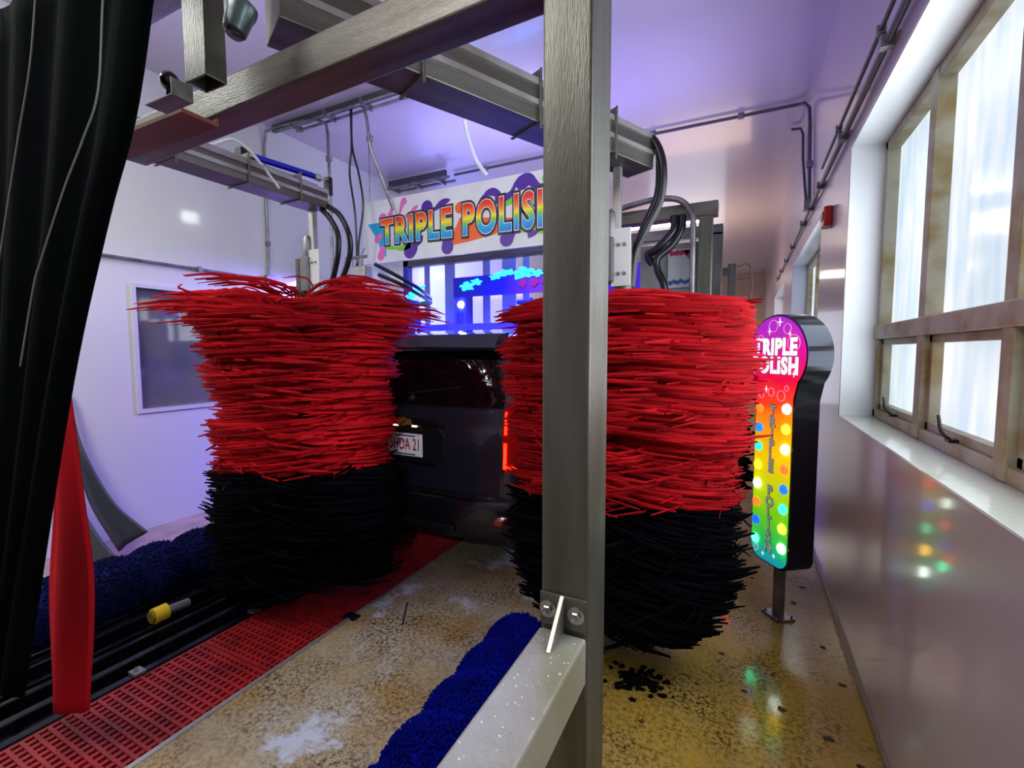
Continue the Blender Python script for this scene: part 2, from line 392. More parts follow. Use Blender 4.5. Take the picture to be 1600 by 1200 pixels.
MB().box((-.052, -.006, -.085), (.052, .0, -.05)).build('end_flange', steel, lbm)
drops = MB(); q = random.Random(3)
for _ in range(90):
    x, y, r = q.uniform(-.047, .047), q.uniform(-.75, -.02), q.uniform(.0008, .0026)
    drops.lathe([(r, 0), (r*.8, r*.5), (r*.3, r*.7)], (x, y, .05), n=7)
d = drops.build('water_drops', mat('water_bead', '#d8dcd8', .03, spec=1), lbm, smooth=True); d['kind'] = 'stuff'

ob = thing('overhead_beam', 'thick dark steel overhead beam crossing the top left into the foreground post', 'beam', (-.38, .96, 2.40))
MB().bar((0, 0, 0), (-1.75, .035, -.02), .1, .1).build('tube', steelh, ob, bevel=.005)
# vertical channel standing in front of it
vt = thing('hanging_channel', 'short grey vertical steel channel hanging in front of the overhead beam', 'channel', (-1.395, .86, 2.365))
c = MB(); c.box((-.055, -.04, 0), (.045, -.034, 1.2)).box((-.055, -.04, 0), (-.049, .02, 1.2)).box((.039, -.04, 0), (.045, .02, 1.2)); c.box((-.055, .014, 0), (.045, .02, 1.2))
c.build('channel', steel, vt, bevel=.003)
# round nozzle / sensor head beside the channel
nz = thing('sensor_head', 'rounded grey metal sensor head hanging beside the vertical channel', 'sensor', (-1.175, .80, 2.44))
nz.scale = (.8, .8, .8)
MB().box((-.02, -.02, .05), (.022, .02, .5)).build('stem', alu, nz, bevel=.003)
MB().lathe([(.022, -.045), (.034, -.04), (.037, -.02), (.04, .012), (.046, .03), (.046, .05), (.03, .062)], (0, 0, 0), (.15, .25, 1), 20).build('housing', mat('grey_green_cast', '#5d6b6b', .3, .6), nz, smooth=True)
MB().lathe([(.026, 0), (.024, .004), (.006, .006)], (-.006, -.011, -.047), (-.15, -.25, -1), 20).build('lens', mat('dark_lens', '#3a2024', .15), nz, smooth=True)
# limit switch
ls = thing('limit_switch', 'black rounded photo eye with blue cable plug on a bracket under the channel', 'sensor', (-1.475, .78, 2.30))
ls.scale = (.7, .7, .7)
MB().box((-.09, -.03, -.004), (.10, .05, .0)).box((.096, -.03, 0), (.10, .05, .06)).build('bracket', steelh, ls)
MB().lathe([(.006, -.03), (.028, -.026), (.032, -.01), (.032, .02), (.022, .035), (.01, .038)], (.03, 0, .075), (1, -.3, -.1), 18).build('housing', mat('black_gloss_plastic', '#0c1112', .25), ls, smooth=True)
MB().tube([(.03, 0, .06), (.02, .005, .03), (.0, .01, .012), (-.04, .01, .008)], .012, 10, smooth=4).build('plug', mat('blue_plug', '#1246b0', .3), ls, smooth=True)
MB().tube([(-.05, .0, .006), (-.07, .0, .016), (-.085, .0, .004)], .006, 8).build('cable_end', mat('pink_cable', '#c04a78', .4), ls)
# rusty angle plate left of it
ra = thing('rusty_angle', 'rust brown steel plate lying behind the black curtain top', 'plate', (-1.75, .9, 2.31))
MB().box((-.35, -.06, 0), (.24, .05, .012)).box((-.35, .04, .012), (.24, .05, .06)).build('plate', mat('rusty_steel', '#5c3124', .55, .3, noise=(6, '#7a3a22', .4, .7)), ra)
# upper cross beam seen in the top left corner
ub = MB().box((-2.6, 1.12, 3.06), (-.6, 1.24, 3.18)).build('upper_cross_beam', steelh, bevel=.005); tag(ub, 'purple tinted upper cross beam in the top left corner behind the vertical channel', 'beam')

# ------------------------------------------------------------------ brush arms
def arm(name, label, p, q, wx, wz, rails=True):
    p, q = Vector(p), Vector(q); L = (q-p).length; ang = math.atan2(q.y-p.y, q.x-p.x)
    t = thing(name, label, 'arm', p); t.rotation_euler = (0, 0, ang)
    MB().box((0, -wx/2, -wz/2), (L, wx/2, wz/2)).build('tube', steelh, t, bevel=.004)
    r = MB()
    for s_ in (-1, 1):
        r.box((0, s_*(wx/2)-.003+s_*.004, wz/2-.012), (L, s_*(wx/2)+.003+s_*.004, wz/2+.012)); r.box((0, s_*(wx/2)-.003+s_*.004, -.012), (L, s_*(wx/2)+.003+s_*.004, .008))
    r.build('side_rail', alu, t)
    tb = MB()
    for k, yy in enumerate((-.045, -.015, .02)): tb.tube([(.02, yy, wz/2+.03), (L-.05, yy, wz/2+.03)], .006, 8)
    tb.build('air_line', galv, t)
    for xx in (L*.25, L*.55, L*.82):
        cl = MB()
        cl.box((xx, -wx/2-.01, wz/2), (xx+.012, wx/2+.01, wz/2+.045)); cl.box((xx, -wx/2-.014, -wz/2-.006), (xx+.012, wx/2+.014, -wz/2))
        cl.tube([(xx+.006, -wx/2-.012, -wz/2-.03), (xx+.006, -wx/2-.012, wz/2+.05)], .005, 8)
        cl.build('clamp', steel, t)
    MB().box((L, -wx/2, -wz/2), (L+.008, wx/2, wz/2)).build('end_cap', white_pl, t, bevel=.002)
    return t
armR = arm('gantry_boom', 'stainless box arm with ridged side reaching over the right red brush', (-1.218, .93, 2.575), (-.50, 2.46, 2.575), .16, .15)
armL = arm('gantry_boom', 'stainless box arm with air tubes reaching over the left red brush', (-2.42, .97, 2.53), (-2.40, 2.12, 2.53), .16, .1)
# end of the arms: blue cylinder, switch
pc = thing('air_cylinder', 'blue air cylinder on top of the left brush arm', 'cylinder', (-2.42, 1.75, 2.66))
MB().tube([(0, -.05, .0), (.04, .32, .01)], .018, 14).build('barrel', mat('blue_anodised', '#1620b8', .25, .4), pc, smooth=True)
MB().tube([(-.01, -.12, 0), (0, -.05, 0)], .022, 12).build('end_fitting', alu, pc, smooth=True)
MB().tube([(.04, .32, .01), (.045, .36, .01)], .022, 12).tube([(.045, .36, .01), (.055, .44, .01)], .007, 8).build('end_fitting', alu, pc, smooth=True)
MB().box((-.03, -.13, -.08), (.02, -.09, .02)).build('bracket', blackplastic, pc)
MB().box((.03, .40, -.08), (.075, .43, .03)).build('bracket', blackplastic, pc)
ct = MB().tube([(-2.40, 1.22, 2.60), (-2.38, 1.33, 2.63), (-2.40, 1.45, 2.62), (-2.37, 1.55, 2.68), (-2.35, 1.62, 2.66), (-2.33, 1.68, 2.60), (-2.32, 1.78, 2.50)], .008, 8, smooth=6).build('control_cable', white_pl, smooth=True)
tag(ct, 'white control cable looping along the left brush arm', 'cable')

# ------------------------------------------------------------------ spinning brushes
def strands(Rr, z0, z1, nl, npl, seed, width, swirl, rise=None, length=None, r0=.05, gap=None, jag=.12, nseg=7, bunch=9, thick=.003, sag=.02, split=None, clump=3, wild=.022):
    """nl layers of npl cloth strands swept round a spindle; split = angle where the sweep parts to both sides"""
    q = np.random.default_rng(seed); n = nl*npl
    L = np.repeat(np.arange(nl), npl); j = np.tile(np.arange(npl), nl)
    zc = z0+(z1-z0)*(L+.5)/nl
    a = np.repeat(q.uniform(0, 6.28, nl), npl)+2*math.pi*j/npl+q.normal(size=n)*.03
    lay = np.repeat(1+np.convolve(q.normal(size=nl+4), np.ones(5)/5, 'valid')*jag*.6, npl)
    if length is not None: lay = lay*np.array([length(z) for z in zc])
    grp = 1+jag*.45*np.sin(a*bunch+L*.35)+jag*.25*np.sin(a*(bunch*2+1)-L*.5)
    ln = Rr*lay*(grp+q.normal(size=n)*jag*.22)
    ri = np.array([rise(z) for z in zc]) if rise is not None else np.zeros(n)
    dz = ri+q.normal(size=n)*.010+.018*np.sin(a*3+L*.25)
    # clumps of cloth that fly together: shared height shift, length and lead
    na = 46; ci = (np.floor((a % (2*math.pi))/(2*math.pi)*na).astype(int)) % na; li = (L//clump).astype(int)
    gz, gl, gs = q.normal(size=(nl, na)), q.normal(size=(nl, na)), q.normal(size=(nl, na))
    dz = dz+gz[li, ci]*wild; ln = ln*(1+gl[li, ci]*jag*.35)
    sw = swirl*(1+q.normal(size=n)*.08)+gs[li, ci]*.16
    if split is not None:
        da = (a-split+math.pi) % (2*math.pi)-math.pi; sg_ = np.where(da+q.normal(size=n)*.12 > 0, 1, -1)*np.where(q.random(n) < .04, -1, 1); sw = sw*sg_
        keep = np.ones(n, bool)
    else: keep = np.ones(n, bool)
    wd = width*(.6+.8*q.random(n)); tw = q.normal(size=n)*.2; z = zc+q.normal(size=n)*(z1-z0)/nl*.35
    a, ln, dz, sw, wd, tw, z = [v[keep] for v in (a, ln, dz, sw, wd, tw, z)]; n = len(a)
    V = np.zeros((n, nseg+1, 4, 3))
    for s_ in range(nseg+1):
        t = s_/nseg; r_ = r0+(ln-r0)*t; aa = a+sw*t*t
        zz = z+dz*math.sin(t*math.pi*.6)-sag*t*t+.006*np.sin(t*7+a*5)
        ww = wd*(.75+.4*math.sin(t*2.6))*(1 if t < .99 else .4)
        ca, sa = np.cos(aa), np.sin(aa); nx, ny = -sa, ca
        ux, uz = np.sin(tw*t)*ww/2, np.cos(tw*t)*ww/2
        for c_, (su, st) in enumerate(((-1, -1), (1, -1), (1, 1), (-1, 1))):
            V[:, s_, c_, 0] = r_*ca+nx*(thick/2*st+ux*su); V[:, s_, c_, 1] = r_*sa+ny*(thick/2*st+ux*su); V[:, s_, c_, 2] = zz+uz*su
    f = []
    for s_ in range(nseg):
        for e in range(4): f.append((s_*4+e, s_*4+(e+1) % 4, s_*4+4+(e+1) % 4, s_*4+4+e))
    f.append((nseg*4, nseg*4+1, nseg*4+2, nseg*4+3))
    Fc = (np.array(f)[None]+(np.arange(n)*(nseg+1)*4)[:, None, None]).reshape(-1, 4)
    return V.reshape(-1, 3), Fc
def bristle_obj(name, V, Fc, m, parent):
    me = bpy.data.meshes.new(name)
    me.vertices.add(len(V)); me.vertices.foreach_set('co', V.ravel())
    me.loops.add(len(Fc)*4); me.loops.foreach_set('vertex_index', Fc.ravel().astype(np.int32))
    me.polygons.add(len(Fc)); me.polygons.foreach_set('loop_start', np.arange(0, len(Fc)*4, 4, dtype=np.int32))
    me.polygons.foreach_set('use_smooth', np.ones(len(Fc), bool))
    me.update(calc_edges=True); me.materials.append(m)
    o = bpy.data.objects.new(name, me); COL.objects.link(o); o.parent = parent; o['kind'] = 'stuff'
    return o
redb = mat('red_brush_cloth', '#c6111c', .8, spec=.1, noise=(3.5, '#8c0912', .35, .65), mapping=(.8, .8, 7))  # noise streaks put the shading between strands into the cloth colour
darkb = mat('black_brush_cloth', '#030308', .85, spec=.06, noise=(5, '#05060f', .35, .7))
bl = thing('wrap_brush', 'red and black upright spinning brush left of the black van rear', 'brush', (-2.60, 2.15, 0), 'upright wash brushes')
CAMA = math.atan2(-2.15, 2.50)
flare = lambda z: .14*max(0, (z-1.55)/.4)
lenL = lambda z: 1.0+.02*math.sin(z*9)+.22*max(0, (z-1.60)/.26)-.07*min(1, max(0, (1.6-z)/.6))
V, Fc = strands(.54, .88, 1.81, 78, 140, 1, .017, 1.2, flare, lenL, jag=.13, wild=.03, split=CAMA-.05)
V2, F2 = strands(.61, 1.64, 1.80, 12, 70, 21, .013, .9, lambda z: .15, None, jag=.35, wild=.07, split=CAMA-.05)
Fc = np.vstack([Fc, F2+len(V)]); V = np.vstack([V, V2])
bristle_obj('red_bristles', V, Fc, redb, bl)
V, Fc = strands(.55, .18, .88, 52, 120, 2, .019, 1.0, None, None, jag=.10, split=CAMA-.05)
bristle_obj('black_bristles', V, Fc, darkb, bl)
MB().tube([(0, 0, .1), (0, 0, 2.2)], .045, 16).build('spindle', steel, bl, smooth=True)
br = thing('wrap_brush', 'red and black upright spinning brush behind the steel post beside the tall sign', 'brush', (-.555, 2.36, 0), 'upright wash brushes')
CAMB = math.atan2(-2.36, .57)
lenR = lambda z: 1.0+.03*math.sin(z*7)-.10*min(1, max(0, (1.5-z)/.55))
V, Fc = strands(.575, .90, 1.80, 84, 170, 3, .015, 1.2, lambda z: .03, lenR, jag=.10, wild=.012, split=CAMB-.35)
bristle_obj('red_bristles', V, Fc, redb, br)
V, Fc = strands(.545, .31, .95, 50, 130, 4, .019, 1.0, None, lambda z: .97-.25*max(0, (.55-z)/.25), jag=.14, sag=.05, split=CAMB-.35)
bristle_obj('black_bristles', V, Fc, darkb, br)
MB().tube([(0, 0, .2), (0, 0, 2.15)], .045, 16).build('spindle', steel, br, smooth=True)

# brush motors and hangers
def hanger(x, y, label, ztop, zb, fl):
    t = thing('brush_motor', label, 'motor', (x, y, zb))
    MB().box((-.02, -.03, 0.0), (.075*fl if fl > 0 else .06, -.022, .28)).build('side_plate', white_pl, t, bevel=.002)
    MB().box((-.075, -.05, .02), (-.005, .045, .24)).build('gearbox', mat('gearbox_grey', '#77757a', .4, .5), t, bevel=.008)
    MB().lathe([(.04, 0), (.042, .02), (.042, .13), (.035, .15)], (-.04, 0, .22), n=20).build('motor', galv, t, smooth=True)
    MB().box((-.02, -.018, .24), (.02, .018, ztop-zb)).build('hanger_tube', alu, t, bevel=.003)
    for z in (.06, .2):
        for xx in (.015, .045): MB().hexbolt((xx, -.03, z), (0, -1, 0), .006, .005).build('bolt', bolt_m, t)
    return t
hanger(-2.46, 2.12, 'grey motor and plate holding up the left red brush', 2.49, 1.96, 1)
hanger(-.58, 2.33, 'white plated motor bracket above the right red brush', 2.50, 1.92, 1)
def hose(pts, r, label, group, m=None, cat='hose', name='hydraulic_hose'):
    o = MB().tube([Vector(p) for p in pts], r, 12, smooth=8).build(name, m or hosem, smooth=True); return tag(o, label, cat, group)
hose([(-2.36, 2.10, 2.48), (-2.31, 2.12, 2.42), (-2.27, 2.14, 2.33), (-2.28, 2.15, 2.22), (-2.32, 2.16, 2.12), (-2.36, 2.16, 2.02)], .017, 'inner black hose looping down to the left brush motor', 'hoses of the left brush')
hose([(-2.33, 2.12, 2.50), (-2.25, 2.14, 2.44), (-2.20, 2.16, 2.33), (-2.21, 2.18, 2.22), (-2.26, 2.18, 2.10), (-2.31, 2.16, 2.00)], .017, 'outer black hose looping down to the left brush motor', 'hoses of the left brush')
hose([(-0.504, 2.422, 2.662), (-0.433, 2.422, 2.638), (-0.386, 2.422, 2.52), (-0.392, 2.433, 2.355), (-0.457, 2.422, 2.214), (-0.51, 2.422, 2.096), (-0.527, 2.422, 1.93)], .022, 'thick black hose curving down right of the arm end', 'hoses of the right brush')
hose([(-0.504, 2.469, 2.674), (-0.421, 2.469, 2.627), (-0.404, 2.469, 2.52), (-0.415, 2.481, 2.379), (-0.48, 2.469, 2.225), (-0.527, 2.469, 2.072), (-0.539, 2.469, 1.93)], .02, 'black hose tucked behind the thick one at the right arm', 'hoses of the right brush')

# ------------------------------------------------------------------ curtain strips at the left
def sheet(name, L, Rr, thick, m, parent=None, folds=4, amp=.02, n=24, nz=30):
    """sheet between two splined edges, with vertical folds in depth"""
    A = spline([Vector(p) for p in L], nz//(len(L)-1)); B = spline([Vector(p) for p in Rr], nz//(len(Rr)-1)); k = min(len(A), len(B))
    V = []; Fs = []
    for i in range(k):
        for j in range(n+1):
            t = j/n; p = A[i].lerp(B[i], t); p = p + Vector((0, amp*math.sin(t*folds*math.pi*2+i*.06), 0)); V.append(p)
    for i in range(k-1):
        for j in range(n):
            a = i*(n+1)+j; Fs.append((a, a+1, a+n+2, a+n+1))
    o = MB().add(V, Fs).build(name, m, parent, smooth=True); s_ = o.modifiers.new('solid', 'SOLIDIFY'); s_.thickness = thick
    return o
cu = thing('hanging_curtain', 'black felt mitter curtain with white stitching at the left edge', 'curtain', (0, 0, 0))
sheet('cloth', [(-1.95, 0.6, 2.575), (-2.175, 0.6, 1.6), (-2.475, 0.6, 0.625), (-2.625, 0.6, 0.415)], [(-1.08, 0.6, 2.575), (-1.245, 0.6, 2.17), (-1.417, 0.6, 1.93), (-1.635, 0.6, 1.585), (-1.868, 0.6, 1.12), (-2.19, 0.6, 0.415)], .012, blackfelt, cu, 3, .014)
for pts in ([(-1.17, 0.545, 2.575), (-1.239, 0.545, 2.365), (-1.286, 0.545, 2.175), (-1.367, 0.545, 2.087), (-1.474, 0.545, 1.993), (-1.629, 0.545, 1.833), (-1.68, 0.545, 1.772), (-1.8, 0.545, 1.562)],
            [(-1.5, 0.545, 2.575), (-1.549, 0.545, 2.465), (-1.609, 0.545, 2.311), (-1.722, 0.545, 2.131), (-1.927, 0.545, 1.788), (-2.1, 0.545, 1.45)]):
    MB().tube([Vector(p) for p in pts], .0022, 6, smooth=6).build('seam', mat('stitching', '#70786f', .7), cu)
rc = sheet('red_cloth_strip', [(-2.393, 0.827, 1.513), (-2.48, 0.827, 1.048), (-2.61, 0.827, 0.583), (-2.647, 0.827, 0.078)], [(-2.297, 0.827, 1.513), (-2.268, 0.827, 1.056), (-2.255, 0.827, 0.673), (-2.369, 0.827, 0.13)], .02, redfelt, None, 1, .02)
tag(rc, 'bright red cloth strip hanging behind the black curtain', 'curtain strip')
for kk, (l1, r1) in enumerate((([(-4.77, 1.7, 1.30), (-4.73, 1.7, .95), (-4.55, 1.7, .45), (-4.13, 1.7, .117)], [(-4.74, 1.7, 1.30), (-4.60, 1.7, .88), (-4.20, 1.7, .50), (-3.73, 1.7, .334)]),
                 ([(-4.72, 1.5, .95), (-4.60, 1.5, .55), (-4.35, 1.5, .20), (-4.11, 1.5, .01)], [(-4.50, 1.5, .95), (-4.22, 1.5, .60), (-3.95, 1.5, .36), (-3.71, 1.5, .235)]))):
    o = sheet('rubber_flap', l1, r1, .015, greyrub, None, 1, .015)
    tag(o, ['grey rubber flap swung out against the left wall', 'lower dark grey rubber flap close to the red cloth strip'][kk], 'flap', 'rubber flaps')

# ------------------------------------------------------------------ conveyor, grating, floor brushes
gm = mat('red_plastic_grating', '#9c1a1e', .4, noise=(7, '#6e1014', .4, .7))
def grating_mesh(L=1.2, W=.54):
    b = MB(); h = .03
    nb = 28
    for i in range(nb+1):
        y = L*i/nb; wdt = .014 if i not in (0, nb) else .02
        b.box((-W/2, y-wdt/2+(.01 if i == 0 else 0)-(.01 if i == nb else 0), -h), (W/2, y+wdt/2+(.01 if i == 0 else 0)-(.01 if i == nb else 0), 0))
    for j in range(15):
        x = -W/2+W*j/14; b.box((x-.009, 0, -h), (x+.009, L, -.004))
    return b
lab = {0: 'nearest red plastic floor grating panel, reaching the bottom left corner', 1: 'red floor grating panel beside the roller with the yellow cap', 2: 'red floor grating panel running under the van rear bumper'}
g0 = grating_mesh().build('floor_grating', gm)
for i in range(-1, 5):
    g = g0 if i == -1 else g0.copy()
    if i != -1: COL.objects.link(g)
    g.location = (-2.355, .24+1.205*i, -.002)
    tag(g, lab.get(i, 'red plastic floor grating panel hidden in the dark beneath the van' if i > 0 else 'red plastic floor grating panel just below the picture'), 'grating', 'red floor gratings')
g_sup = MB().box((-2.63, YN, -.149), (-2.61, YF, -.035)).box((-2.1, YN, -.149), (-2.087, YF, -.035)).build('grating_ledge', blackrub); tag(g_sup, 'dark steel ledges carrying the red grating', 'ledge')
cv = thing('conveyor_track', 'black wet conveyor track with long steel rails left of the red grating', 'conveyor', (-2.97, 1, 0))
MB().box((-.34, -3, -.149), (.34, 12, -.03)).build('trough', mat('wet_black_steel', '#0a0b0f', .15), cv)
for (x, z, wd, hh) in ((.305, .0, .05, .03), (.2, .03, .05, .05), (.10, .06, .035, .05), (.0, .045, .03, .03), (-.13, .07, .06, .06), (-.28, .05, .05, .05)):
    MB().box((x-wd/2, -3, -.149), (x+wd/2, 12, z+.0)).build('rail', mat('wet_rail', '#1a1d24', .16, .6, noise=(20, '#0b0c10', .4, .6)), cv, bevel=.006)
MB().box((-.39, -3, -.149), (-.36, 12, .02)).build('side_plate', blackrub, cv)
for i in range(7):
    nut = MB()
    y = -.5+i*.62
    nut.box((.27, y, .0), (.335, y+.05, .012)); nut.hexbolt((.3, y+.02, .012), (0, 0, 1), .008, .006)
    nut.build('clip', galv, cv)
rol = thing('guide_roller', 'grey guide roller with a yellow end cap on the conveyor', 'roller', (-2.98, 1.42, .09))
MB().tube([(0, -.05, 0), (.0, .02, 0)], .045, 20).build('cap', mat('yellow_plastic', '#c9a51c', .35), rol, smooth=True)
MB().tube([(.0, -.065, 0), (.0, -.049, 0)], .034, 20).build('ring', mat('dark_yellow', '#6b5a14', .4), rol, smooth=True)
MB().tube([(0, .02, 0), (.0, .14, -.01)], .026, 16).build('hub', galv, rol, smooth=True)
def fluffy_roll(name, label, p, q, r, segs, seed, m, per=900):
    """horizontal tufted roll from p to q made of bulging rings"""
    p, q = Vector(p), Vector(q); ax = (q-p); L = ax.length; ax.normalize(); mid = p
    t = thing(name, label, 'brush', mid)
    MB().tube([Vector((0, 0, 0)), q-p], .03, 12).build('axle', steel, t)
    u = ax.cross(Vector((0, 0, 1))).normalized(); v = ax.cross(u); R_ = random.Random(seed)
    for s_ in range(segs):
        b = MB(); a0, a1 = L*s_/segs, L*(s_+1)/segs; n = 26
        # core bulge
        prof = []
        for k in range(9):
            tt = k/8; prof.append((r*(.66+.25*math.sin(math.pi*tt)**.8), a0+(a1-a0)*tt))
        b.lathe(prof, (0, 0, 0), ax, n)
        for _ in range(per):
            tt = R_.random(); th = R_.uniform(0, 2*math.pi); d = (u*math.cos(th)+v*math.sin(th))
            rr = r*(.74+.26*math.sin(math.pi*tt)**.8)*R_.uniform(.96, 1.02); c = ax*(a0+(a1-a0)*tt)
            d2 = (d+ax*(tt-.5)*.5).normalized(); base = c+d*(rr-.05)
            e = d2.cross(ax).normalized()*.0035; g = ax*.0035; tip = base+d2*.05+Vector((R_.gauss(0, .004),)*3)
            b.add([base-e-g, base+e-g, base+e+g, base-e+g, tip-e*.6-g*.6, tip+e*.6-g*.6, tip+e*.6+g*.6, tip-e*.6+g*.6], [(0, 1, 5, 4), (1, 2, 6, 5), (2, 3, 7, 6), (3, 0, 4, 7), (4, 5, 6, 7)])
        me = bpy.data.meshes.new('tuft_ring'); me.from_pydata(b.v, [], b.f); me.materials.append(m)
        o = bpy.data.objects.new('tuft_ring', me); COL.objects.link(o); o.parent = t
    return t
navy = mat('navy_tuft', '#050f86', .9, spec=.05, noise=(8, '#040a5c', .4, .7))
navyd = mat('dark_navy_tuft', '#081052', .8, spec=.2, noise=(8, '#050830', .4, .7))
fluffy_roll('tyre_brush', 'royal blue tufted roll on the floor beside the wet beam', (-.93, .62, .17), (-.93, 2.02, .17), .16, 6, 5, navy, 4500)
fluffy_roll('tyre_brush', 'dark navy tufted roll behind the conveyor at the left', (-3.42, .95, .17), (-3.42, 2.25, .17), .18, 5, 6, navyd, 3500)

fp = MB().tube([(-4.04, 1.40, .03), (-4.06, 1.9, .03), (-4.09, 2.1, .04)], .014, 10).build('floor_pipe', galv, smooth=True); tag(fp, 'thin grey pipe lying on the floor behind the navy roll', 'pipe')
st = MB().tube([(-1.74, 2.05, .005), (-1.745, 2.07, .04), (-1.76, 2.12, .10)], .006, 8).build('broken_bristle', hosem, smooth=True); tag(st, 'thin black broken bristle standing up from the wet floor', 'bristle')
nb_ = MB().box((-2.13, 1.955, -.1), (-2.03, 2.02, .003)).build('floor_notch', blackrub); tag(nb_, 'small black notch cut in the floor edge by the grating', 'notch')
db = MB(); q = random.Random(11)
for i in range(190):
    a, rr = q.uniform(0, 6.28), abs(q.gauss(0, .055)); x, y = -.41+rr*1.3*math.cos(a), 2.2+rr*math.sin(a)*.9
    db.prism(blob(x, y, q.uniform(.005, .016), i, .45, 10), .0005, .004+q.uniform(0, .006), 'Z')
o = db.build('mud_clump', mat('wet_mud', '#060402', .9, spec=.1)); tag(o, 'dark clump of mud on the yellow floor below the right brush', 'mud', kind='stuff')
leafspots = [(.30, 3.9), (.40, 3.6), (.33, 3.35), (.43, 2.9), (.45, 2.1), (.36, 2.2), (.05, 2.35), (-.06, 2.6), (.20, 2.3), (-.35, 1.95), (.47, 2.6), (-.03, 3.5), (.1, 3.6)]
lm = mat('brown_leaf', '#3b2413', .6)
where = ['by the far end of the floor channel', 'against the right wall base beyond the sign', 'just right of the sign foot', 'by the right wall below the sill corner', 'close to the right wall, nearest of all', 'a little left of the nearest wall crumb',
         'on the yellow floor left of the coloured reflections', 'beside the right brush bottom', 'between the coloured reflections and the wall', 'on the yellow floor next to the steel post', 'at the wall base beside the sign foot', 'behind the sign post at its left', 'between the right brush and the sign foot']
for i, (x, y) in enumerate(leafspots):
    o = MB().prism(blob(0, 0, .008+.003*(i % 3), i+50, .4, 14, 1.3, .8), .0005, .005, 'Z').build('leaf_scrap', lm, loc=(x, y, 0)); tag(o, 'small brown leaf scrap ' + where[i], 'leaf', 'leaf scraps on the floor')

# ------------------------------------------------------------------ the minivan
CX, CY = -2.32, 2.86
van = thing('minivan', 'black minivan seen from behind between the two red brushes', 'car', (CX, CY, 0))
def van_body():
    st = []   # y, zb, zt, halfwidth at belt, roof half width
    for (y, zb, zt, hw) in ((-.02, .34, .98, .84), (0, .33, 1.06, .92), (.03, .32, 1.14, .955), (.07, .31, 1.22, .975), (.13, .30, 1.38, .985), (.19, .29, 1.52, .99), (.245, .28, 1.645, .99), (.30, .27, 1.70, .99), (.42, .26, 1.735, .995),
                            (.9, .22, 1.755, 1.0), (1.8, .2, 1.76, 1.0), (2.8, .2, 1.74, 1.0), (3.2, .2, 1.66, 1.0), (3.7, .2, 1.36, .99), (4.1, .22, 1.08, .98), (4.6, .24, .98, .95), (4.95, .27, .86, .86), (5.05, .32, .72, .74)):
        st.append((y, zb, zt, hw))
    V = []; Fs = []; n = 0
    def section(y, zb, zt, hw):
        P = []
        def wz(z):
            if z < .5: return hw*(.94+.06*(z-zb)/max(.01, .5-zb))
            if z < 1.08: return hw
            return hw-(z-1.08)*.27*hw
        zs = [zb, zb+.08] + [zb+.08+(zt-.12-zb-.08)*k/7 for k in range(1, 8)]
        R_ = []
        for z in zs: R_.append((wz(z), z))
        w_ = wz(zt-.12)
        for k in range(1, 5):
            a = k/4*math.pi/2; R_.append((w_-.12+.12*math.cos(a), zt-.12+.12*math.sin(a)))
        R_.append(((w_-.12)*.5, zt+.004)); 
        right = R_; left = [(-x, z) for x, z in reversed(R_)]
        return [(x, y, z) for x, z in right] + [(x, y, z) for x, z in left]
    for s_ in st:
        sec = section(*s_); n = len(sec); V += sec
    for i in range(len(st)-1):
        for k in range(n):
            a, b_ = i*n+k, i*n+(k+1) % n; Fs.append((a, b_, b_+n, a+n))
    Fs.append(tuple(range(n))); Fs.append(tuple(range((len(st)-1)*n, len(st)*n)))
    return MB().add(V, Fs)
van_body().build('body', blackpaint, van, smooth=True)
# sloped tailgate frame:  surface y at height z on the centre
def ysurf(z):
    T = [(.3, -.022), (.98, -.022), (1.06, -.002), (1.14, .028), (1.22, .068), (1.38, .128), (1.52, .188), (1.645, .243), (1.70, .30)]
    for (a, ya), (b_, yb) in zip(T, T[1:]):
        if z <= b_: return ya+(yb-ya)*(z-a)/(b_-a)
    return .3
def tail_panel(outline, th, lift=.004):
    """panel that follows the tailgate; outline (x,z) polygon as grid rows: list of (z, x0, x1)"""
    V = []; Fs = []; n = 10
    for z, x0, x1 in outline:
        for j in range(n+1):
            x = x0+(x1-x0)*j/n; V.append((x, ysurf(z)-lift-th+.03*(abs(x)/.95)**4, z))
    m_ = len(outline)*(n+1)
    for z, x0, x1 in outline:
        for j in range(n+1):
            x = x0+(x1-x0)*j/n; V.append((x, ysurf(z)-lift+.04+.03*(abs(x)/.95)**4, z))
    r_ = len(outline)
    for i in range(r_-1):
        for j in range(n):
            a = i*(n+1)+j; Fs.append((a, a+1, a+n+2, a+n+1)); Fs.append((m_+a, m_+a+n+1, m_+a+n+2, m_+a+1))
    for j in range(n):
        Fs.append((j, j+1, j+1+m_, j+m_)); k = (r_-1)*(n+1)+j; Fs.append((k, k+1, k+1+m_, k+m_))
    for i in range(r_-1):
        k = i*(n+1); Fs.append((k, k+n+1, k+n+1+m_, k+m_)); k += n; Fs.append((k, k+n+1, k+n+1+m_, k+m_))
    return MB().add(V, Fs)
tg = tail_panel([(.50, -.78, .78), (.62, -.80, .80), (.74, -.81, .81), (.745, -.812, .812), (.9, -.81, .81), (1.0, -.80, .80), (1.06, -.80, .80), (1.13, -.80, .80), (1.17, -.79, .79)], .014).build('tailgate', blackpaint, van, smooth=True)
tail_panel([(1.19, -.80, .80), (1.25, -.80, .80), (1.38, -.77, .77), (1.52, -.73, .73), (1.60, -.70, .70)], .010).build('rear_window', glassdark, van, smooth=True)
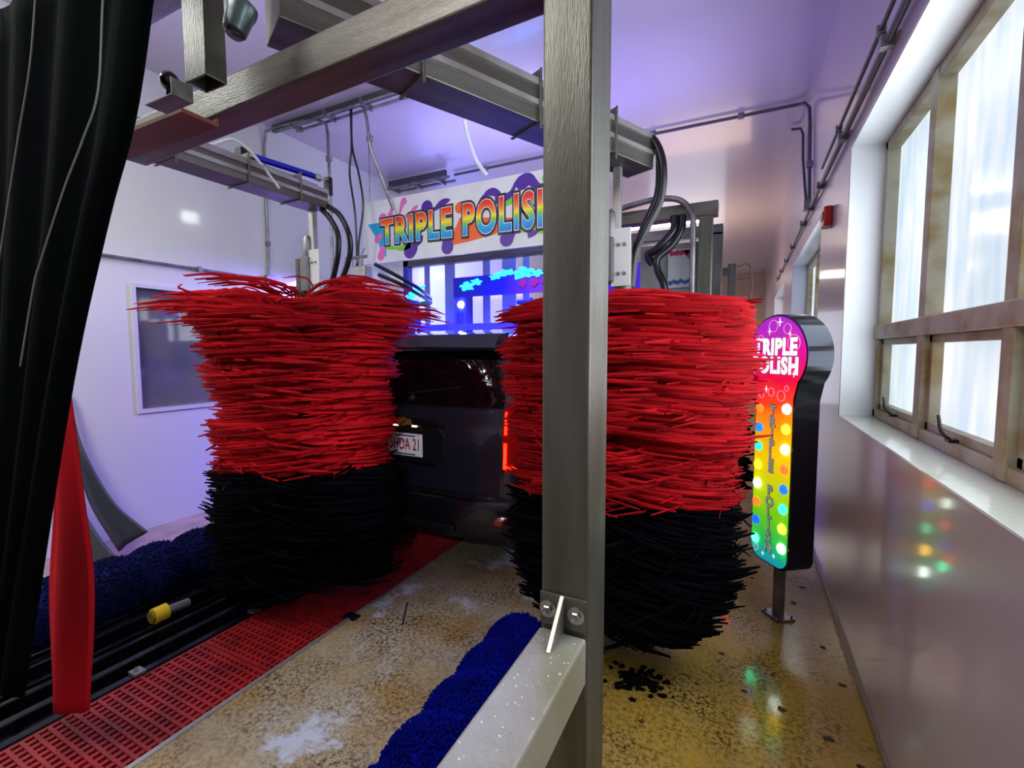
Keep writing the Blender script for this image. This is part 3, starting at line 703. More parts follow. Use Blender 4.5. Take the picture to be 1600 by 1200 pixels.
# spoiler with brake light
MB().prism([(.10, 1.63), (.12, 1.60), (.30, 1.66), (.36, 1.755), (.20, 1.735)], -.70, .70, 'X').build('spoiler', blackpaint, van, bevel=.01)
wp = MB().tube([(-.05, .062, 1.27), (.42, .09, 1.33)], .009, 8).tube([(0, .05, 1.25), (0, .02, 1.22)], .02, 10).build('rear_wiper', blackplastic, van, smooth=True)
# licence recess on tailgate
MB().prism([(-.36, .74), (.30, .74), (.36, .80), (.36, .98), (.30, 1.05), (-.36, 1.05), (-.4, 1.0), (-.4, .8)], -.052, -.037, 'Y').build('licence_recess', blackplastic, van, bevel=.004)
chrome = mat('dark_chrome', '#8a8a90', .15, 1)
hb = MB().prism([(-.42, 1.045), (.30, 1.045), (.36, 1.06), (.30, 1.085), (-.1, 1.10), (-.42, 1.10)], -.085, -.04, 'Y').build('tailgate_handle', mat('handle_black_chrome', '#2b2b32', .15, .8), van, bevel=.008)
MB().box((-.36, -.062, .745), (.30, -.045, .757)).build('chrome_strip', chrome, van)
lpw = .305/2*1.08
plate = MB().box((-lpw, -.062, .80), (lpw, -.054, .975)).build('licence_plate', mat('plate_white', '#d9d9dc', .4), van, bevel=.006)
text_mesh('5HDA 21', .128, 'plate_number', mat('plate_red', '#a3142a', .5), plate, offset=.0012, extrude=.001, mtx=Matrix.Translation((0, -.0635, .888)) @ FACE_NY @ Matrix.Diagonal((.60, 1, 1, 1)))
for z0_ in (.952, .810): MB().box((-.10, -.0645, z0_), (.10, -.062, z0_+.010)).build('plate_lettering', mat('plate_blue', '#26306c', .5), plate)
gold = MB().prism([(-.085, -.022), (-.033, -.022), (-.033, -.032), (.033, -.032), (.039, -.022), (.095, -.022), (.085, .022), (.033, .022), (.033, .032), (-.033, .032), (-.039, .022), (-.095, .022)], -.012, 0, 'Y').build('gold_emblem', mat('emblem_gold', '#c8954a', .25, .8), van, bevel=.003, loc=(.0, -.088, 1.072)); gold['label'] = 'gold cross shaped emblem'

for x in (-.13, .13): MB().lathe([(.006, 0), (.005, .004)], (x, -.062, .965), (0, -1, 0), 10).build('plate_screw', bolt_m, plate)
for x in (-.08, .1):
    MB().box((x-.02, -.075, 1.03), (x+.02, -.06, 1.042)).build('licence_lamp', mat('licence_lamp_glow', '#ffd9a8', .3, emis=3), van)
# taillights
tlr = mat('taillight_red', '#a30a08', .12, coat=1)
tle = mat('taillight_lit', '#ff2410', .3, emis=9, ecol='#ff1a08')
for s_ in (-1, 1):
    def X(v): return s_*v
    o = MB().prism([(X(.815), .74), (X(.99), .76), (X(1.0), 1.0), (X(.985), 1.22), (X(.90), 1.24), (X(.835), 1.20), (X(.82), 1.0)], -.02, .12, 'Y').build('taillight', tlr, van, bevel=.01)
    MB().prism([(X(.835), .775), (X(.97), .79), (X(.97), .805), (X(.858), .80), (X(.862), .96), (X(.84), .96)], -.026, -.019, 'Y').build('light_band', tle, o)
    MB().prism([(X(.845), 1.02), (X(.865), 1.02), (X(.868), 1.18), (X(.855), 1.18)], -.026, -.019, 'Y').build('light_band', tle, o)
# bumper
bp_ = []
for k in range(25):
    u = -1+2*k/24; bp_.append((1.0*u, -.16+.14*abs(u)**5+.03*u*u))
bp_ += [(1.0, .16), (-1.0, .16)]
b = MB()
rows = [(.26, .05), (.30, .015), (.40, 0), (.50, 0), (.545, .012), (.565, .05)]
V = []; nn = 25
for z, ins in rows:
    for k in range(nn):
        u = -1+2*k/24; V.append(((1.0-ins*.4)*u, -.16+.14*abs(u)**5+.03*u*u+ins, z))
Fs = [(i*nn+k, i*nn+k+1, (i+1)*nn+k+1, (i+1)*nn+k) for i in range(len(rows)-1) for k in range(nn-1)]
base = len(V)
for k in range(nn):
    u = -1+2*k/24; V.append((.98*u, .1, .565)); 
Fs += [((len(rows)-1)*nn+k, (len(rows)-1)*nn+k+1, base+k+1, base+k) for k in range(nn-1)]
for k in range(nn):
    u = -1+2*k/24; V.append((.98*u, .1, .26))
Fs += [(k, k+1, base+nn+k+1, base+nn+k) for k in range(nn-1)]
Fs += [(base+k, base+k+1, base+nn+k+1, base+nn+k) for k in range(nn-1)]
sd = lambda j: [i*nn+j for i in range(len(rows))] + [base+j, base+nn+j]
Fs += [tuple(sd(0)), tuple(sd(nn-1))]
b.add(V, Fs).build('rear_bumper', mat('black_bumper', '#0c0c12', .22, coat=.6, noise=(60, '#1c1c26', .6, .8)), van, smooth=True)
MB().box((-.55, -.125, .566), (.62, .0, .572)).build('step_pad', mat('step_pad', '#101015', .3, bump=.5, bscale=120), van)
MB().box((-.3, -.165, .30), (.5, -.14, .36)).build('bumper_insert', blackplastic, van, bevel=.01)
for s_ in (-1, 1):
    MB().box((s_*.86-.03, -.155, .42), (s_*.86+.03, -.06, .45)).build('reflector', tlr, van)
# wheels
for (sx, yy) in ((-1, .95), (1, .95), (-1, 4.0), (1, 4.0)):
    x = sx*.87; ax = (sx, 0, 0)
    wh = MB().lathe([(.20, -.11), (.31, -.11), (.335, -.08), (.335, .08), (.31, .11), (.20, .115)], (x, yy, .335), ax, 32).build('wheel', blackrub, van, smooth=True)
    MB().lathe([(.20, .07), (.19, .09), (.05, .1), (.04, .11)], (x, yy, .335), ax, 24).build('hubcap', galv, wh, smooth=True)
for s_ in (-1, 1):   # side windows, mirrors
    for (y0, y1) in ((.6, 1.35), (1.4, 2.3), (2.35, 3.1)):
        V = []
        for (y, z) in ((y0, 1.16), (y1, 1.16), (y1, 1.58), (y0, 1.58)): V.append((s_*(1.0-(z-1.08)*.27+.004), y, z))
        V2 = [(p[0]-s_*.02, p[1], p[2]) for p in V]
        MB().add(V+V2, [(0, 1, 2, 3), (4, 5, 6, 7), (0, 1, 5, 4), (1, 2, 6, 5), (2, 3, 7, 6), (3, 0, 4, 7)]).build('side_window', glassdark, van)
    MB().prism([(s_*.98, 1.10), (s_*1.17, 1.12), (s_*1.19, 1.25), (s_*1.02, 1.24)], 3.2, 3.29, 'Y').build('side_mirror', blackpaint, van, bevel=.015)

# ------------------------------------------------------------------ banner over the van
bn = thing('hanging_banner', 'white overhead banner lettered TRIPLE POLISH in rainbow with paint splashes', 'banner', (-2.70, 4.2, 2.62))
BW, BH = 1.34, .71
for xx in (-BW+.1, BW-.1): MB().tube([(xx, .015, BH), (xx, .015, 1.477)], .008, 8).build('hanger_rod', galv, bn)
MB().box((-BW, 0, 0), (BW, .03, BH)).build('board', mat('banner_white', '#e4e8e6', .3, noise=(3, '#d4d8da', .4, .7)), bn, bevel=.004)
def splat(polys, col, nm, d):
    m = mat('splash_'+nm, col, .3)
    for i, p in enumerate(polys):
        o = MB().prism(p, -d-i*.0003, -.0, 'Y').build('paint_splash', m, bn); o['label'] = nm+' paint splash on the banner'
def drop(x, z, r, l, ang=0, n=18):
    out = []
    for i in range(n):
        a = 2*math.pi*i/n; rr = r*(1 + (l/r)*max(0, math.cos(a))**6); out.append((x+rr*math.cos(a+ang), z+rr*math.sin(a+ang)))
    return out
PI = math.pi
def wavy(x0, z0, pts, w0):
    """tapering paint streak along points"""
    P = spline([Vector((x, 0, z)) for x, z in pts], 6); n = len(P); up = []; dn = []
    for i, p in enumerate(P):
        t = (P[min(i+1, n-1)]-P[max(i-1, 0)]).normalized(); w_ = w0*(.35+.65*abs(math.cos(i/n*5)))*(1 if i < n-1 else .3)
        up.append((p.x-t.z*w_, p.z+t.x*w_)); dn.append((p.x+t.z*w_, p.z-t.x*w_))
    return up+dn[::-1]
splat([drop(-1.04, .50, .06, .05, -.8), wavy(0, 0, [(-1.0, .44), (-.94, .50), (-.90, .62)], .025), wavy(0, 0, [(-.86, .46), (-.80, .52), (-.74, .66), (-.70, .62)], .03), wavy(0, 0, [(-.72, .48), (-.62, .53), (-.54, .58)], .022), drop(-1.13, .27, .04, .06, .6), drop(-1.08, .08, .05, .08, 1.2), drop(-.92, .50, .035, .03, 2.2)], '#ea6fb4', 'pink', .002)
splat([[(-1.27, .46), (-1.0, .46), (-1.0, .06), (-1.08, .12), (-1.12, .26)]], '#2aa6d4', 'cyan', .0012)
splat([drop(-.42, .54, .075, .05, -PI/2), wavy(0, 0, [(-.50, .50), (-.34, .50), (-.22, .56), (-.12, .58)], .035), drop(-.66, .10, .085, .03, .4), drop(-.60, .16, .05, .1, .6), drop(-.16, .09, .075, .08, PI/2), drop(-.18, .2, .05, .1, PI/2),
       wavy(0, 0, [(.25, .46), (.30, .56), (.40, .58), (.50, .52)], .04), wavy(0, 0, [(.42, .50), (.58, .52), (.66, .62), (.78, .66), (.88, .56), (.98, .56)], .045), drop(.72, .62, .07, .05, .2), drop(.55, .10, .075, .1, 1.0), wavy(0, 0, [(.78, .12), (.88, .14), (.96, .24), (1.0, .3)], .04), drop(-.38, .20, .03, .1, 1.4), drop(1.1, .16, .06, .1, 1.4)], '#54269a', 'purple', .0024)
splat([wavy(0, 0, [(.52, .46), (.70, .49), (.92, .50), (1.02, .62), (1.10, .60)], .045), drop(.98, .62, .05, .04, 0), wavy(0, 0, [(1.0, .50), (1.12, .52), (1.2, .62), (1.3, .62)], .045), wavy(0, 0, [(.62, .22), (.8, .15), (1.0, .14), (1.2, .12)], .035), wavy(0, 0, [(-1.0, .18), (-.8, .14), (-.62, .16)], .03)], '#7ad034', 'green', .0018)
splat([[(-.16, .10), (.10, .12), (.42, .16), (.62, .30), (.0, .38)], [(.60, .16), (1.0, .17), (1.0, .3), (.5, .3)], drop(-.0, .48, .06, .04, 0)], '#f0672c', 'orange', .0010)
rb_m = gradient_mat('rainbow_letters', .17, .50, [(0, '#0a7ad8'), (.28, '#10b4dc'), (.42, '#7ccf18'), (.56, '#ffee1a'), (.72, '#ff8414'), (.95, '#ee2c18')])
def bwarp(p): return Vector((p.x, p.y*(1+.10*(p.x/1.1)), p.z))
mt = Matrix.Translation((.01, -.006, .33)) @ FACE_NY
for (off, dy, m_, nm) in ((.042, -.001, mat('letter_outline', '#23232a', .4), 'letter_outline'), (.021, -.0025, mat('letter_rim', '#e8eef0', .4), 'letter_rim'), (.014, -.004, rb_m, 'letters')):
    text_mesh('TRIPLE POLISH', .385, nm, m_, bn, offset=off, extrude=.0012, mtx=Matrix.Translation((0, dy, 0)) @ mt @ Matrix.Diagonal((.73, 1.10, 1, 1)), warp=bwarp, space=1.19)

# ------------------------------------------------------------------ tall LED sign on the right
sg = thing('led_sign', 'tall rainbow light up sign reading TRIPLE POLISH on a steel foot by the right wall', 'sign', (.232, 3.14, 0), rz=R(-54))
# local: x to the viewer's right across the face, face toward -Y
HB, HR, ZH, ZB, ZT = .148, .228, 1.575, .34, 1.40
def sign_outline(g=0):
    O = []; hb = HB+g; hr = HR+g; c = .07
    O += [(hb-c, ZB-g)] + [(hb-c+c*math.sin(a*PI/12), ZB-g+c-c*math.cos(a*PI/12)) for a in range(1, 7)]
    ang = math.asin((hb)/hr)
    a0 = -PI/2+ang*1.05
    O.append((hb, ZH-hr*1.08))
    for k in range(41):
        a = a0+.12+(2*PI-2*ang*1.05-.24)*k/40; O.append((hr*math.cos(a), ZH+hr*math.sin(a)))
    O.append((-hb, ZH-hr*1.08))
    O += [(-hb+c-c*math.sin(a*PI/12), ZB-g+c-c*math.cos(a*PI/12)) for a in range(6, 0, -1)] + [(-hb+c, ZB-g)]
    return O
MB().prism(sign_outline(.008), -.08, .08, 'Y').build('cabinet', mat('sign_black_metal', '#3c3e46', .22, .9), sg, bevel=.003)
def face_mat():
    m = gradient_mat('sign_rainbow', ZB, ZH+HR, [(0, '#0a6ad8'), (.06, '#0e8fb0'), (.13, '#1cae50'), (.24, '#5cc21c'), (.36, '#b8d010'), (.50, '#f0c410'), (.62, '#f5900e'), (.70, '#f0401c'), (.80, '#e3123c'), (.90, '#d0108a'), (1, '#9a10a8')], emis=.95, rough=.2, swirl=.16)
    return m
fo = MB().prism(sign_outline(-.004), -.086, -.0805, 'Y').build('face', face_mat(), sg)
wt = mat('sign_white_glow', '#f4f8fa', .3, emis=.85); bk = mat('sign_letter_edge', '#3a3a48', .4); gy = mat('sign_letter_grey', '#b8bcc0', .3, emis=.35)
for (txt, z) in (('TRIPLE', ZH+.045), ('POLISH', ZH-.062)):
    for off, dy, m_, nm in ((.0085, -.087, mat('sign_letter_shadow', '#8a1a30', .4), 'letter_shadow'), (.0065, -.0895, wt, 'letters')):
        text_mesh(txt, .128, nm, m_, fo, offset=off, extrude=.001, mtx=Matrix.Translation((0, dy, z)) @ FACE_NY @ Matrix.Diagonal((.80, 1, 1, 1)), space=1.12)
zz = 1.255
for ch in 'TRIPLE POLISH':
    if ch != ' ':
        for off, dy, m_, nm in ((.0055, -.087, bk, 'letter_shadow'), (.002, -.0895, gy, 'letters')):
            text_mesh(ch, .078, nm, m_, fo, offset=off, extrude=.001, mtx=Matrix.Translation((0, dy, zz)) @ FACE_NY)
    zz -= .0685
leds = dict(L=['#e86a20', '#1450d8', '#18b088', '#f5c01c', '#e8fff0', '#f04a18', '#0c3ad0', '#30ffb0'], Rr=['#fff8f0', '#ffb818', '#f8fff8', '#f04818', '#1048e0', '#20d8a0', '#ffc020', '#f4fff4'])
estr = dict(L=[1.5, 3, 3, 3, 8, 3, 3, 7], Rr=[9, 7, 9, 3, 3, 4, 7, 9])
for side, x in (('L', -.108), ('Rr', .108)):
    for k, h in enumerate(leds[side]):
        z = 1.275-k*.115-(.0 if side == 'Rr' else .02)
        m_ = mat('led_'+h[1:]+str(estr[side][k]), h, .2, emis=estr[side][k]*1.3, ecol=h)
        lp = MB().lathe([(.030, 0), (.026, .010), (.014, .017)], (x, -.086, z), (0, -1, 0), 20).build('bulb', m_, sg, smooth=True)
        ring = [(x+.036*math.cos(a*PI/12), z+.036*math.sin(a*PI/12)) for a in range(24)]
q = random.Random(4)
for (x, z, r_) in ((-.02, ZH+.17, .035), (.09, ZH+.15, .028), (.14, ZH+.07, .045), (-.12, ZH+.1, .02), (.06, 1.345, .03), (-.1, 1.34, .02), (-.02, 1.36, .024), (.1, 1.39, .015), (-.1, .395, .018)):
    pts = [(x+r_*math.cos(a*PI/10), -.0875, z+r_*math.sin(a*PI/10)) for a in range(21)]
    MB().tube(pts, .0018, 6, caps=False).build('bubble_drawing', mat('bubble_line', '#f29ac8', .3, emis=.6), fo)
for (x, z, r_) in ((.03, ZH+.19, .025), (-.05, ZH+.14, .02), (.11, ZH+.12, .018), (.15, ZH-.1, .02), (-.06, 1.375, .02), (.05, .40, .014), (-.04, .38, .014), (.02, .44, .01)):
    MB().prism([(x+(r_ if k % 2 == 0 else r_*.18)*math.cos(k*PI/4), z+(r_ if k % 2 == 0 else r_*.18)*math.sin(k*PI/4)) for k in range(8)], -.089, -.086, 'Y').build('sparkle_drawing', wt, fo)
pf = MB().box((-.028, -.02, .012), (.028, .02, ZB-.008)); pf.build('pole', galv, sg, bevel=.003)
MB().box((-.07, -.06, 0), (.07, .06, .012)).build('foot_plate', galv, sg, bevel=.002)
for (x, y) in ((-.055, -.045), (.055, -.045), (-.055, .045), (.055, .045)): MB().hexbolt((x, y, .012), (0, 0, 1), .009, .008).build('anchor_bolt', bolt_m, sg)
hose([(.15, 3.33, .45), (.05, 3.36, .47), (-.04, 3.4, .60), (-.08, 3.45, .75)], .006, 'thin black power cable from the tall sign toward the right brush', None, cat='cable', name='power_cable')

# ------------------------------------------------------------------ fire alarm, conduits
fa = thing('fire_alarm', 'red wall mounted alarm box high on the right wall', 'alarm', (.535, 4.12, 2.57))
MB().box((-.05, -.07, -.07), (.004, .07, .07)).build('housing', mat('alarm_red', '#c81a1e', .35), fa, bevel=.01)
MB().box((-.056, -.045, -.02), (-.049, .045, .035)).build('grille', mat('alarm_dark', '#7a0c10', .4), fa, bevel=.003)
MB().lathe([(.022, 0), (.02, .01)], (-.02, .07, -.0), (0, 1, 0), 14).build('back_nut', white_pl, fa)
def conduit(pts, label, r=.012, clamps=(), group='wall and ceiling conduits', sm=0, boxes=(), m=None):
    t = thing('conduit', label, 'conduit', pts[0], group)
    p0 = Vector(pts[0]); P = [Vector(p)-p0 for p in pts]
    MB().tube(P, r, 10, smooth=sm).build('pipe', m or galv, t, smooth=True)
    for c in clamps:
        c = Vector(c)-p0
        MB().box(c-Vector((r*1.8, r*1.2, r*1.8)), c+Vector((r*1.8, r*1.2, r*1.8))).build('clamp', galv, t, bevel=.002)
    for c in boxes:
        c = Vector(c)-p0; MB().box(c-Vector((.035, .05, .05)), c+Vector((.02, .05, .05))).build('junction_box', galv, t, bevel=.004)
    return t
dk = mat('dark_conduit', '#5f5d68', .4, .6)
ys = [1.2, 2.6, 3.6, 4.55, 5.2, 5.8, 7.0, 8.0, 9.0, 9.8]
conduit([(.515, -1, 2.93), (.515, 10.2, 2.93)], 'long grey conduit along the top of the right wall', .016, [(.515, y, 2.93) for y in ys], m=dk)
conduit([(.49, -1, 2.985), (.49, 4.3, 2.985)], 'second thinner conduit just above the long one on the right wall', .010, [(.49, y, 2.985) for y in (1.2, 2.6, 3.6)], m=dk)
conduit([(-1.3, 5.62, 4.07), (.35, 5.62, 4.07), (.47, 5.60, 4.06), (.51, 5.58, 4.0), (.515, 5.55, 3.85), (.515, 5.3, 2.96)], 'ceiling conduit bending down onto the right wall', .016, [(-1.0, 5.62, 4.07), (-.1, 5.62, 4.07), (.515, 5.42, 3.4)], m=dk, boxes=[(.50, 5.28, 2.98)])
conduit([(.40, 6.2, 4.07), (.49, 6.2, 4.06), (.515, 6.2, 4.0), (.515, 6.1, 3.7), (.515, 5.6, 3.1)], 'short conduit bending down behind the first ceiling conduit', .014, m=dk)
conduit([(-3.7, 5.63, 4.07), (-1.3, 5.62, 4.07)], 'dark ceiling conduit running above the white banner', .016, [(-3.2, 5.63, 4.07), (-2.2, 5.62, 4.07)], m=dk)
conduit([(XL+.02, -.5, 2.405), (XL+.02, 3.50, 2.405)], 'horizontal grey conduit across the left wall', .014, [(XL+.02, 1.6, 2.405), (XL+.02, 2.75, 2.405)], boxes=[(XL+.035, 3.50, 2.405)])
conduit([(XL+.02, 3.50, 2.42), (XL+.02, 3.5, 3.85), (XL+.05, 3.5, 4.0), (XL+.2, 3.52, 4.03), (-4.2, 3.56, 4.03)], 'vertical grey conduit rising up the left wall to the ceiling', .014, [(XL+.02, 3.5, 2.8), (XL+.02, 3.5, 3.5)])
sc_ = thing('ceiling_strut', 'slotted strut channel with pipes under the ceiling at upper left', 'strut', (-4.75, 3.6, 4.05), 'ceiling struts')
MB().box((0, -.02, -.02), (2.2, .02, .045)).build('channel', dk, sc_); MB().tube([(.1, -.05, -.04), (2.2, -.05, -.04)], .014, 8).tube([(.3, .06, -.04), (2.2, .06, -.04)], .014, 8).build('pipe', galv, sc_)
for x in (.35, .85, 1.35): MB().box((x, -.08, -.06), (x+.02, .08, .0)).tube([(x+.01, 0, -.05), (x+.01, 0, .05)], .006, 6).build('hanger', galv, sc_)
s2 = thing('ceiling_strut', 'strut channel with bundled pipes under the ceiling behind the white banner', 'strut', (-4.72, 5.45, 3.98), 'ceiling struts')
MB().box((0, -.02, -.02), (1.0, .02, .10)).build('channel', dk, s2); MB().tube([(.0, -.08, -.03), (1.1, -.08, -.03)], .02, 8).tube([(.1, .08, -.03), (1.1, .08, -.03)], .02, 8).build('pipe', galv, s2)
for x in (.1, .5, .9): MB().box((x, -.11, -.06), (x+.025, .11, .0)).build('hanger', galv, s2)
conduit([(-4.35, 3.58, 4.02), (-4.05, 3.58, 4.01), (-3.94, 3.6, 3.96), (-3.92, 3.6, 3.85), (-3.91, 3.6, 3.2), (-3.90, 3.6, 2.3)], 'grey conduit dropping from the strut beside the left arm', .016, [(-3.91, 3.6, 3.6)])
conduit([(-3.7, 3.58, 4.03), (-3.5, 3.58, 4.04), (-3.42, 3.6, 4.0), (-3.39, 3.6, 3.9), (-3.36, 3.62, 3.6), (-3.33, 3.9, 3.08)], 'grey conduit dropping from the strut to the banner top corner', .016, [(-3.37, 3.62, 3.7)])
hose([(-3.595, 3.6, 4.02), (-3.595, 3.6, 3.66), (-3.63, 3.6, 3.4), (-3.57, 3.6, 3.0), (-3.56, 3.6, 2.6), (-3.57, 3.6, 2.4)], .011, 'left one of the twin thin black hoses dropping from the strut', 'thin drop hoses')
hose([(-3.585, 3.6, 4.02), (-3.585, 3.6, 3.66), (-3.50, 3.6, 3.35), (-3.46, 3.6, 3.05), (-3.53, 3.6, 2.7), (-3.56, 3.6, 2.4)], .011, 'right one of the twin thin black hoses dropping from the strut', 'thin drop hoses')
hose([(-2.50, 3.95, 4.08), (-2.50, 4.0, 3.8), (-2.42, 4.05, 3.5), (-2.33, 4.12, 3.34)], .02, 'white hose hanging from the ceiling to the banner', None, m=mat('milky_hose', '#dfe6f4', .2), name='air_hose')
# fitting cluster left of the banner
fc = thing('valve_cluster', 'silver valve block with fittings between the left brush and the banner', 'valve', (-3.55, 3.6, 2.2))
MB().box((-.12, -.06, .14), (.14, .06, .26)).build('block', alu, fc, bevel=.01)
MB().box((-.07, -.03, -.25), (-.02, .03, .14)).box((.04, -.03, -.25), (.09, .03, .14)).build('stand', alu, fc, bevel=.004)
MB().tube([(-.16, 0, .36), (.12, 0, .36)], .016, 10).tube([(-.08, 0, .26), (-.08, 0, .44)], .014, 10).tube([(.05, 0, .26), (.05, 0, .42)], .014, 10).tube([(-.16, -.03, .30), (-.1, .03, .42)], .012, 8).tube([(.0, -.02, .3), (.08, .02, .45)], .01, 8).build('fitting', galv, fc, smooth=True)
hose([(-3.42, 3.7, 2.5), (-3.3, 3.9, 2.40), (-3.25, 4.2, 2.30), (-3.6, 4.9, 2.26), (-4.0, 5.2, 2.26)], .02, 'upper black hose running right below the banner', 'hoses below the banner')
hose([(-3.42, 3.75, 2.4), (-3.32, 3.95, 2.33), (-3.3, 4.2, 2.26), (-3.6, 4.9, 2.22), (-4.08, 5.2, 2.24)], .02, 'lower black hose running right below the banner', 'hoses below the banner')

# floodlight hidden behind the post, shining on the left wall
fl = thing('floodlight', 'bright floodlight under the ceiling facing the left wall', 'lamp', (-1.6, 4.5, 3.75), rz=0)
MB().box((0, -.11, -.09), (.06, .11, .09)).build('housing', blackplastic, fl, bevel=.005)
MB().box((-.006, -.10, -.08), (0, .10, .08)).build('lens', mat('flood_emitter', '#f4fff8', .3, emis=60), fl)
MB().box((.02, -.02, .09), (.04, .02, .35)).build('bracket', galv, fl)

# ------------------------------------------------------------------ arches beyond the van
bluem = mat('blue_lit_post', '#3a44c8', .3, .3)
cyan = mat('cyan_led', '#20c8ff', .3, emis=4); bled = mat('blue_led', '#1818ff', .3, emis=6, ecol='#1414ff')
a2 = thing('rinse_arch', 'blue lit rinse arch with a wide coloured board beyond the van', 'arch', (0, 5.6, 0))
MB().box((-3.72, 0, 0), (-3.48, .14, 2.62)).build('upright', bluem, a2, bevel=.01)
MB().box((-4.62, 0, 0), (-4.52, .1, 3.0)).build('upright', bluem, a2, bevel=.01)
MB().box((-.36, 0, 0), (-.24, .12, 2.9)).build('upright', steel, a2, bevel=.01)
MB().box((-4.62, 0, 2.86), (-.24, .12, 2.98)).build('cross_beam', steelh, a2, bevel=.01)
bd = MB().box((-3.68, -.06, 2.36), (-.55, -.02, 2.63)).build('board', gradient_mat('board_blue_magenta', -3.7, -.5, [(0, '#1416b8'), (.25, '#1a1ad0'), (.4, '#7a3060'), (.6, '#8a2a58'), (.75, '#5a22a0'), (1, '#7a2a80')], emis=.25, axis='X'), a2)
b = MB()
for i, (x, z, r_) in enumerate(((-3.45, 2.50, .07), (-3.3, 2.55, .05), (-3.0, 2.60, .05), (-2.6, 2.62, .09), (-2.85, 2.64, .06), (-2.4, 2.6, .05), (-2.1, 2.64, .08))): b.prism(blob(x, z, r_, i+20, .4, 30, 1.6, .7), -.075, -.06, 'Y')
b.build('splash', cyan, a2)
b = MB()
for i in range(5): b.prism(blob(-2.6+i*.16, 2.49, .05, i+40, .3, 20, 1, 1.2), -.07, -.0605, 'Y')
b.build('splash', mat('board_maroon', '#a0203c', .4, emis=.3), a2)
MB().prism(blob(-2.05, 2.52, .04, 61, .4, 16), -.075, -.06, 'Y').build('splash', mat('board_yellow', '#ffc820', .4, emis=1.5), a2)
MB().lathe([(.05, 0), (.045, .02), (.02, .03)], (-3.58, -.02, 2.26), (0, -1, 0), 16).build('lamp', mat('white_blue_led', '#e8f4ff', .3, emis=30), a2)
MB().lathe([(.028, 0), (.02, .02)], (-3.6, -.02, 1.86), (0, -1, 0), 16).build('lamp', mat('white_blue_led', '#e8f4ff', .3, emis=30), a2)
MB().box((-3.70, -.02, 1.6), (-3.66, 0, 2.34)).box((-3.54, -.02, 1.6), (-3.50, 0, 2.34)).build('led_strip', bled, a2)
MB().box((-4.3, -.04, 1.90), (-2.0, .0, 1.99)).build('spray_bar', bled, a2)
nzl = MB()
for x in (-2.5, -2.3, -2.1, -1.9):
    nzl.tube([(x, -.02, 2.3), (x+.02, -.04, 2.0)], .02, 8); nzl.box((x-.05, -.05, 2.2), (x+.05, .0, 2.26))
nzl.tube([(-2.7, -.02, 2.25), (-1.8, -.02, 2.25)], .03, 8); nzl.build('nozzle_row', bluem, a2)
for i, (x, w_) in enumerate(((-4.40, .05), (-4.0, .09), (-3.35, .06), (-3.0, .11), (-2.72, .05), (-2.35, .09), (-2.0, .06))):  # strips added to imitate bright bluish vertical streaks past the arch
    vs_ = MB().box((-w_, 0, 0), (w_, .006, 1.35)).build('streak_strip', mat('pale_blue_strip', '#a9b6f2', .25), loc=(x, 5.9+.03*(i % 2), 1.62)); tag(vs_, 'pale blue strip added to stand for bright streaks beyond the rinse arch', 'strip', 'added streak strips beyond the rinse arch')
vh = MB().box((-4.6, 5.88, 2.97), (-1.8, 5.96, 3.02)).build('streak_strip_rail', galv); tag(vh, 'thin steel rail added to carry the streak strips beyond the rinse arch', 'rail')
nt_ = thing('nozzle_stand', 'blue lit nozzle stand with cyan top at the left of the rinse arch', 'nozzle', (-4.12, 5.2, 0))
MB().tube([(0, 0, 0), (0, 0, 2.3)], .022, 10).box((-.1, -.04, 1.92), (.1, .04, 2.08)).box((-.07, -.04, 2.2), (.07, .04, 2.3)).tube([(-.09, 0, 1.92), (-.09, 0, 1.75)], .02, 8).tube([(.09, 0, 1.92), (.09, 0, 1.75)], .02, 8).build('stand', bluem, nt_)
MB().prism([(-.14, 2.36), (-.02, 2.32), (.10, 2.42), (.20, 2.5), (.08, 2.48), (-.04, 2.42)], -.02, .02, 'Y').build('cyan_lamp', cyan, nt_)
# stainless machine frame right of the post
mf = thing('dryer_frame', 'stainless gantry frame with grey cabinet behind the right brush', 'gantry', (0, 3.8, 0))
MB().box((-.33, 0, 0), (-.235, .1, 2.70)).build('upright', steel, mf, bevel=.006)
MB().box((-1.32, -.006, 2.605), (-.2, .094, 2.71)).build('cross_beam', steelh, mf, bevel=.006)
MB().box((-1.30, 0, 0), (-1.22, .1, 2.70)).build('upright', steel, mf, bevel=.006)
MB().box((-.78, .12, 1.75), (-.34, .2, 2.45)).build('panel', mat('grey_panel', '#8f9090', .4, .3), mf, bevel=.006)
MB().box((-.56, .1, 2.10), (-.36, .119, 2.40)).build('notice', mat('notice_grey', '#b0b6ba', .4), mf)
b = MB()
for i in range(5): b.prism(blob(-.53+i*.035, 2.37, .02, i+70, .4, 14), .092, .0995, 'Y')
b.prism([(-.44, 2.38), (-.36, 2.40), (-.37, 2.33), (-.40, 2.31)], .092, .0995, 'Y'); b.build('notice_marks', mat('notice_red', '#b02a50', .4), mf)
b = MB()
for i in range(7): b.prism(blob(-.54+i*.028, 2.14+.01*(i % 2), .016, i+90, .4, 12), .092, .0995, 'Y')
b.build('notice_marks', mat('notice_blue', '#28508c', .4), mf)
conduit([(-1.0, 3.72, 2.70), (-.75, 3.72, 2.74), (-.60, 3.72, 2.75), (-.46, 3.72, 2.72), (-.38, 3.72, 2.62), (-.36, 3.72, 2.45), (-.355, 3.72, 1.2)], 'thick grey conduit bending over the stainless gantry frame', .022, group=None, sm=4)
hose([(-.50, 3.76, 2.62), (-.50, 3.75, 2.52), (-.56, 3.74, 2.44), (-.64, 3.74, 2.37), (-.69, 3.74, 2.34), (-.65, 3.74, 2.27)], .03, 'corrugated black hose bent under the gantry cross beam', 'hoses under the gantry', )
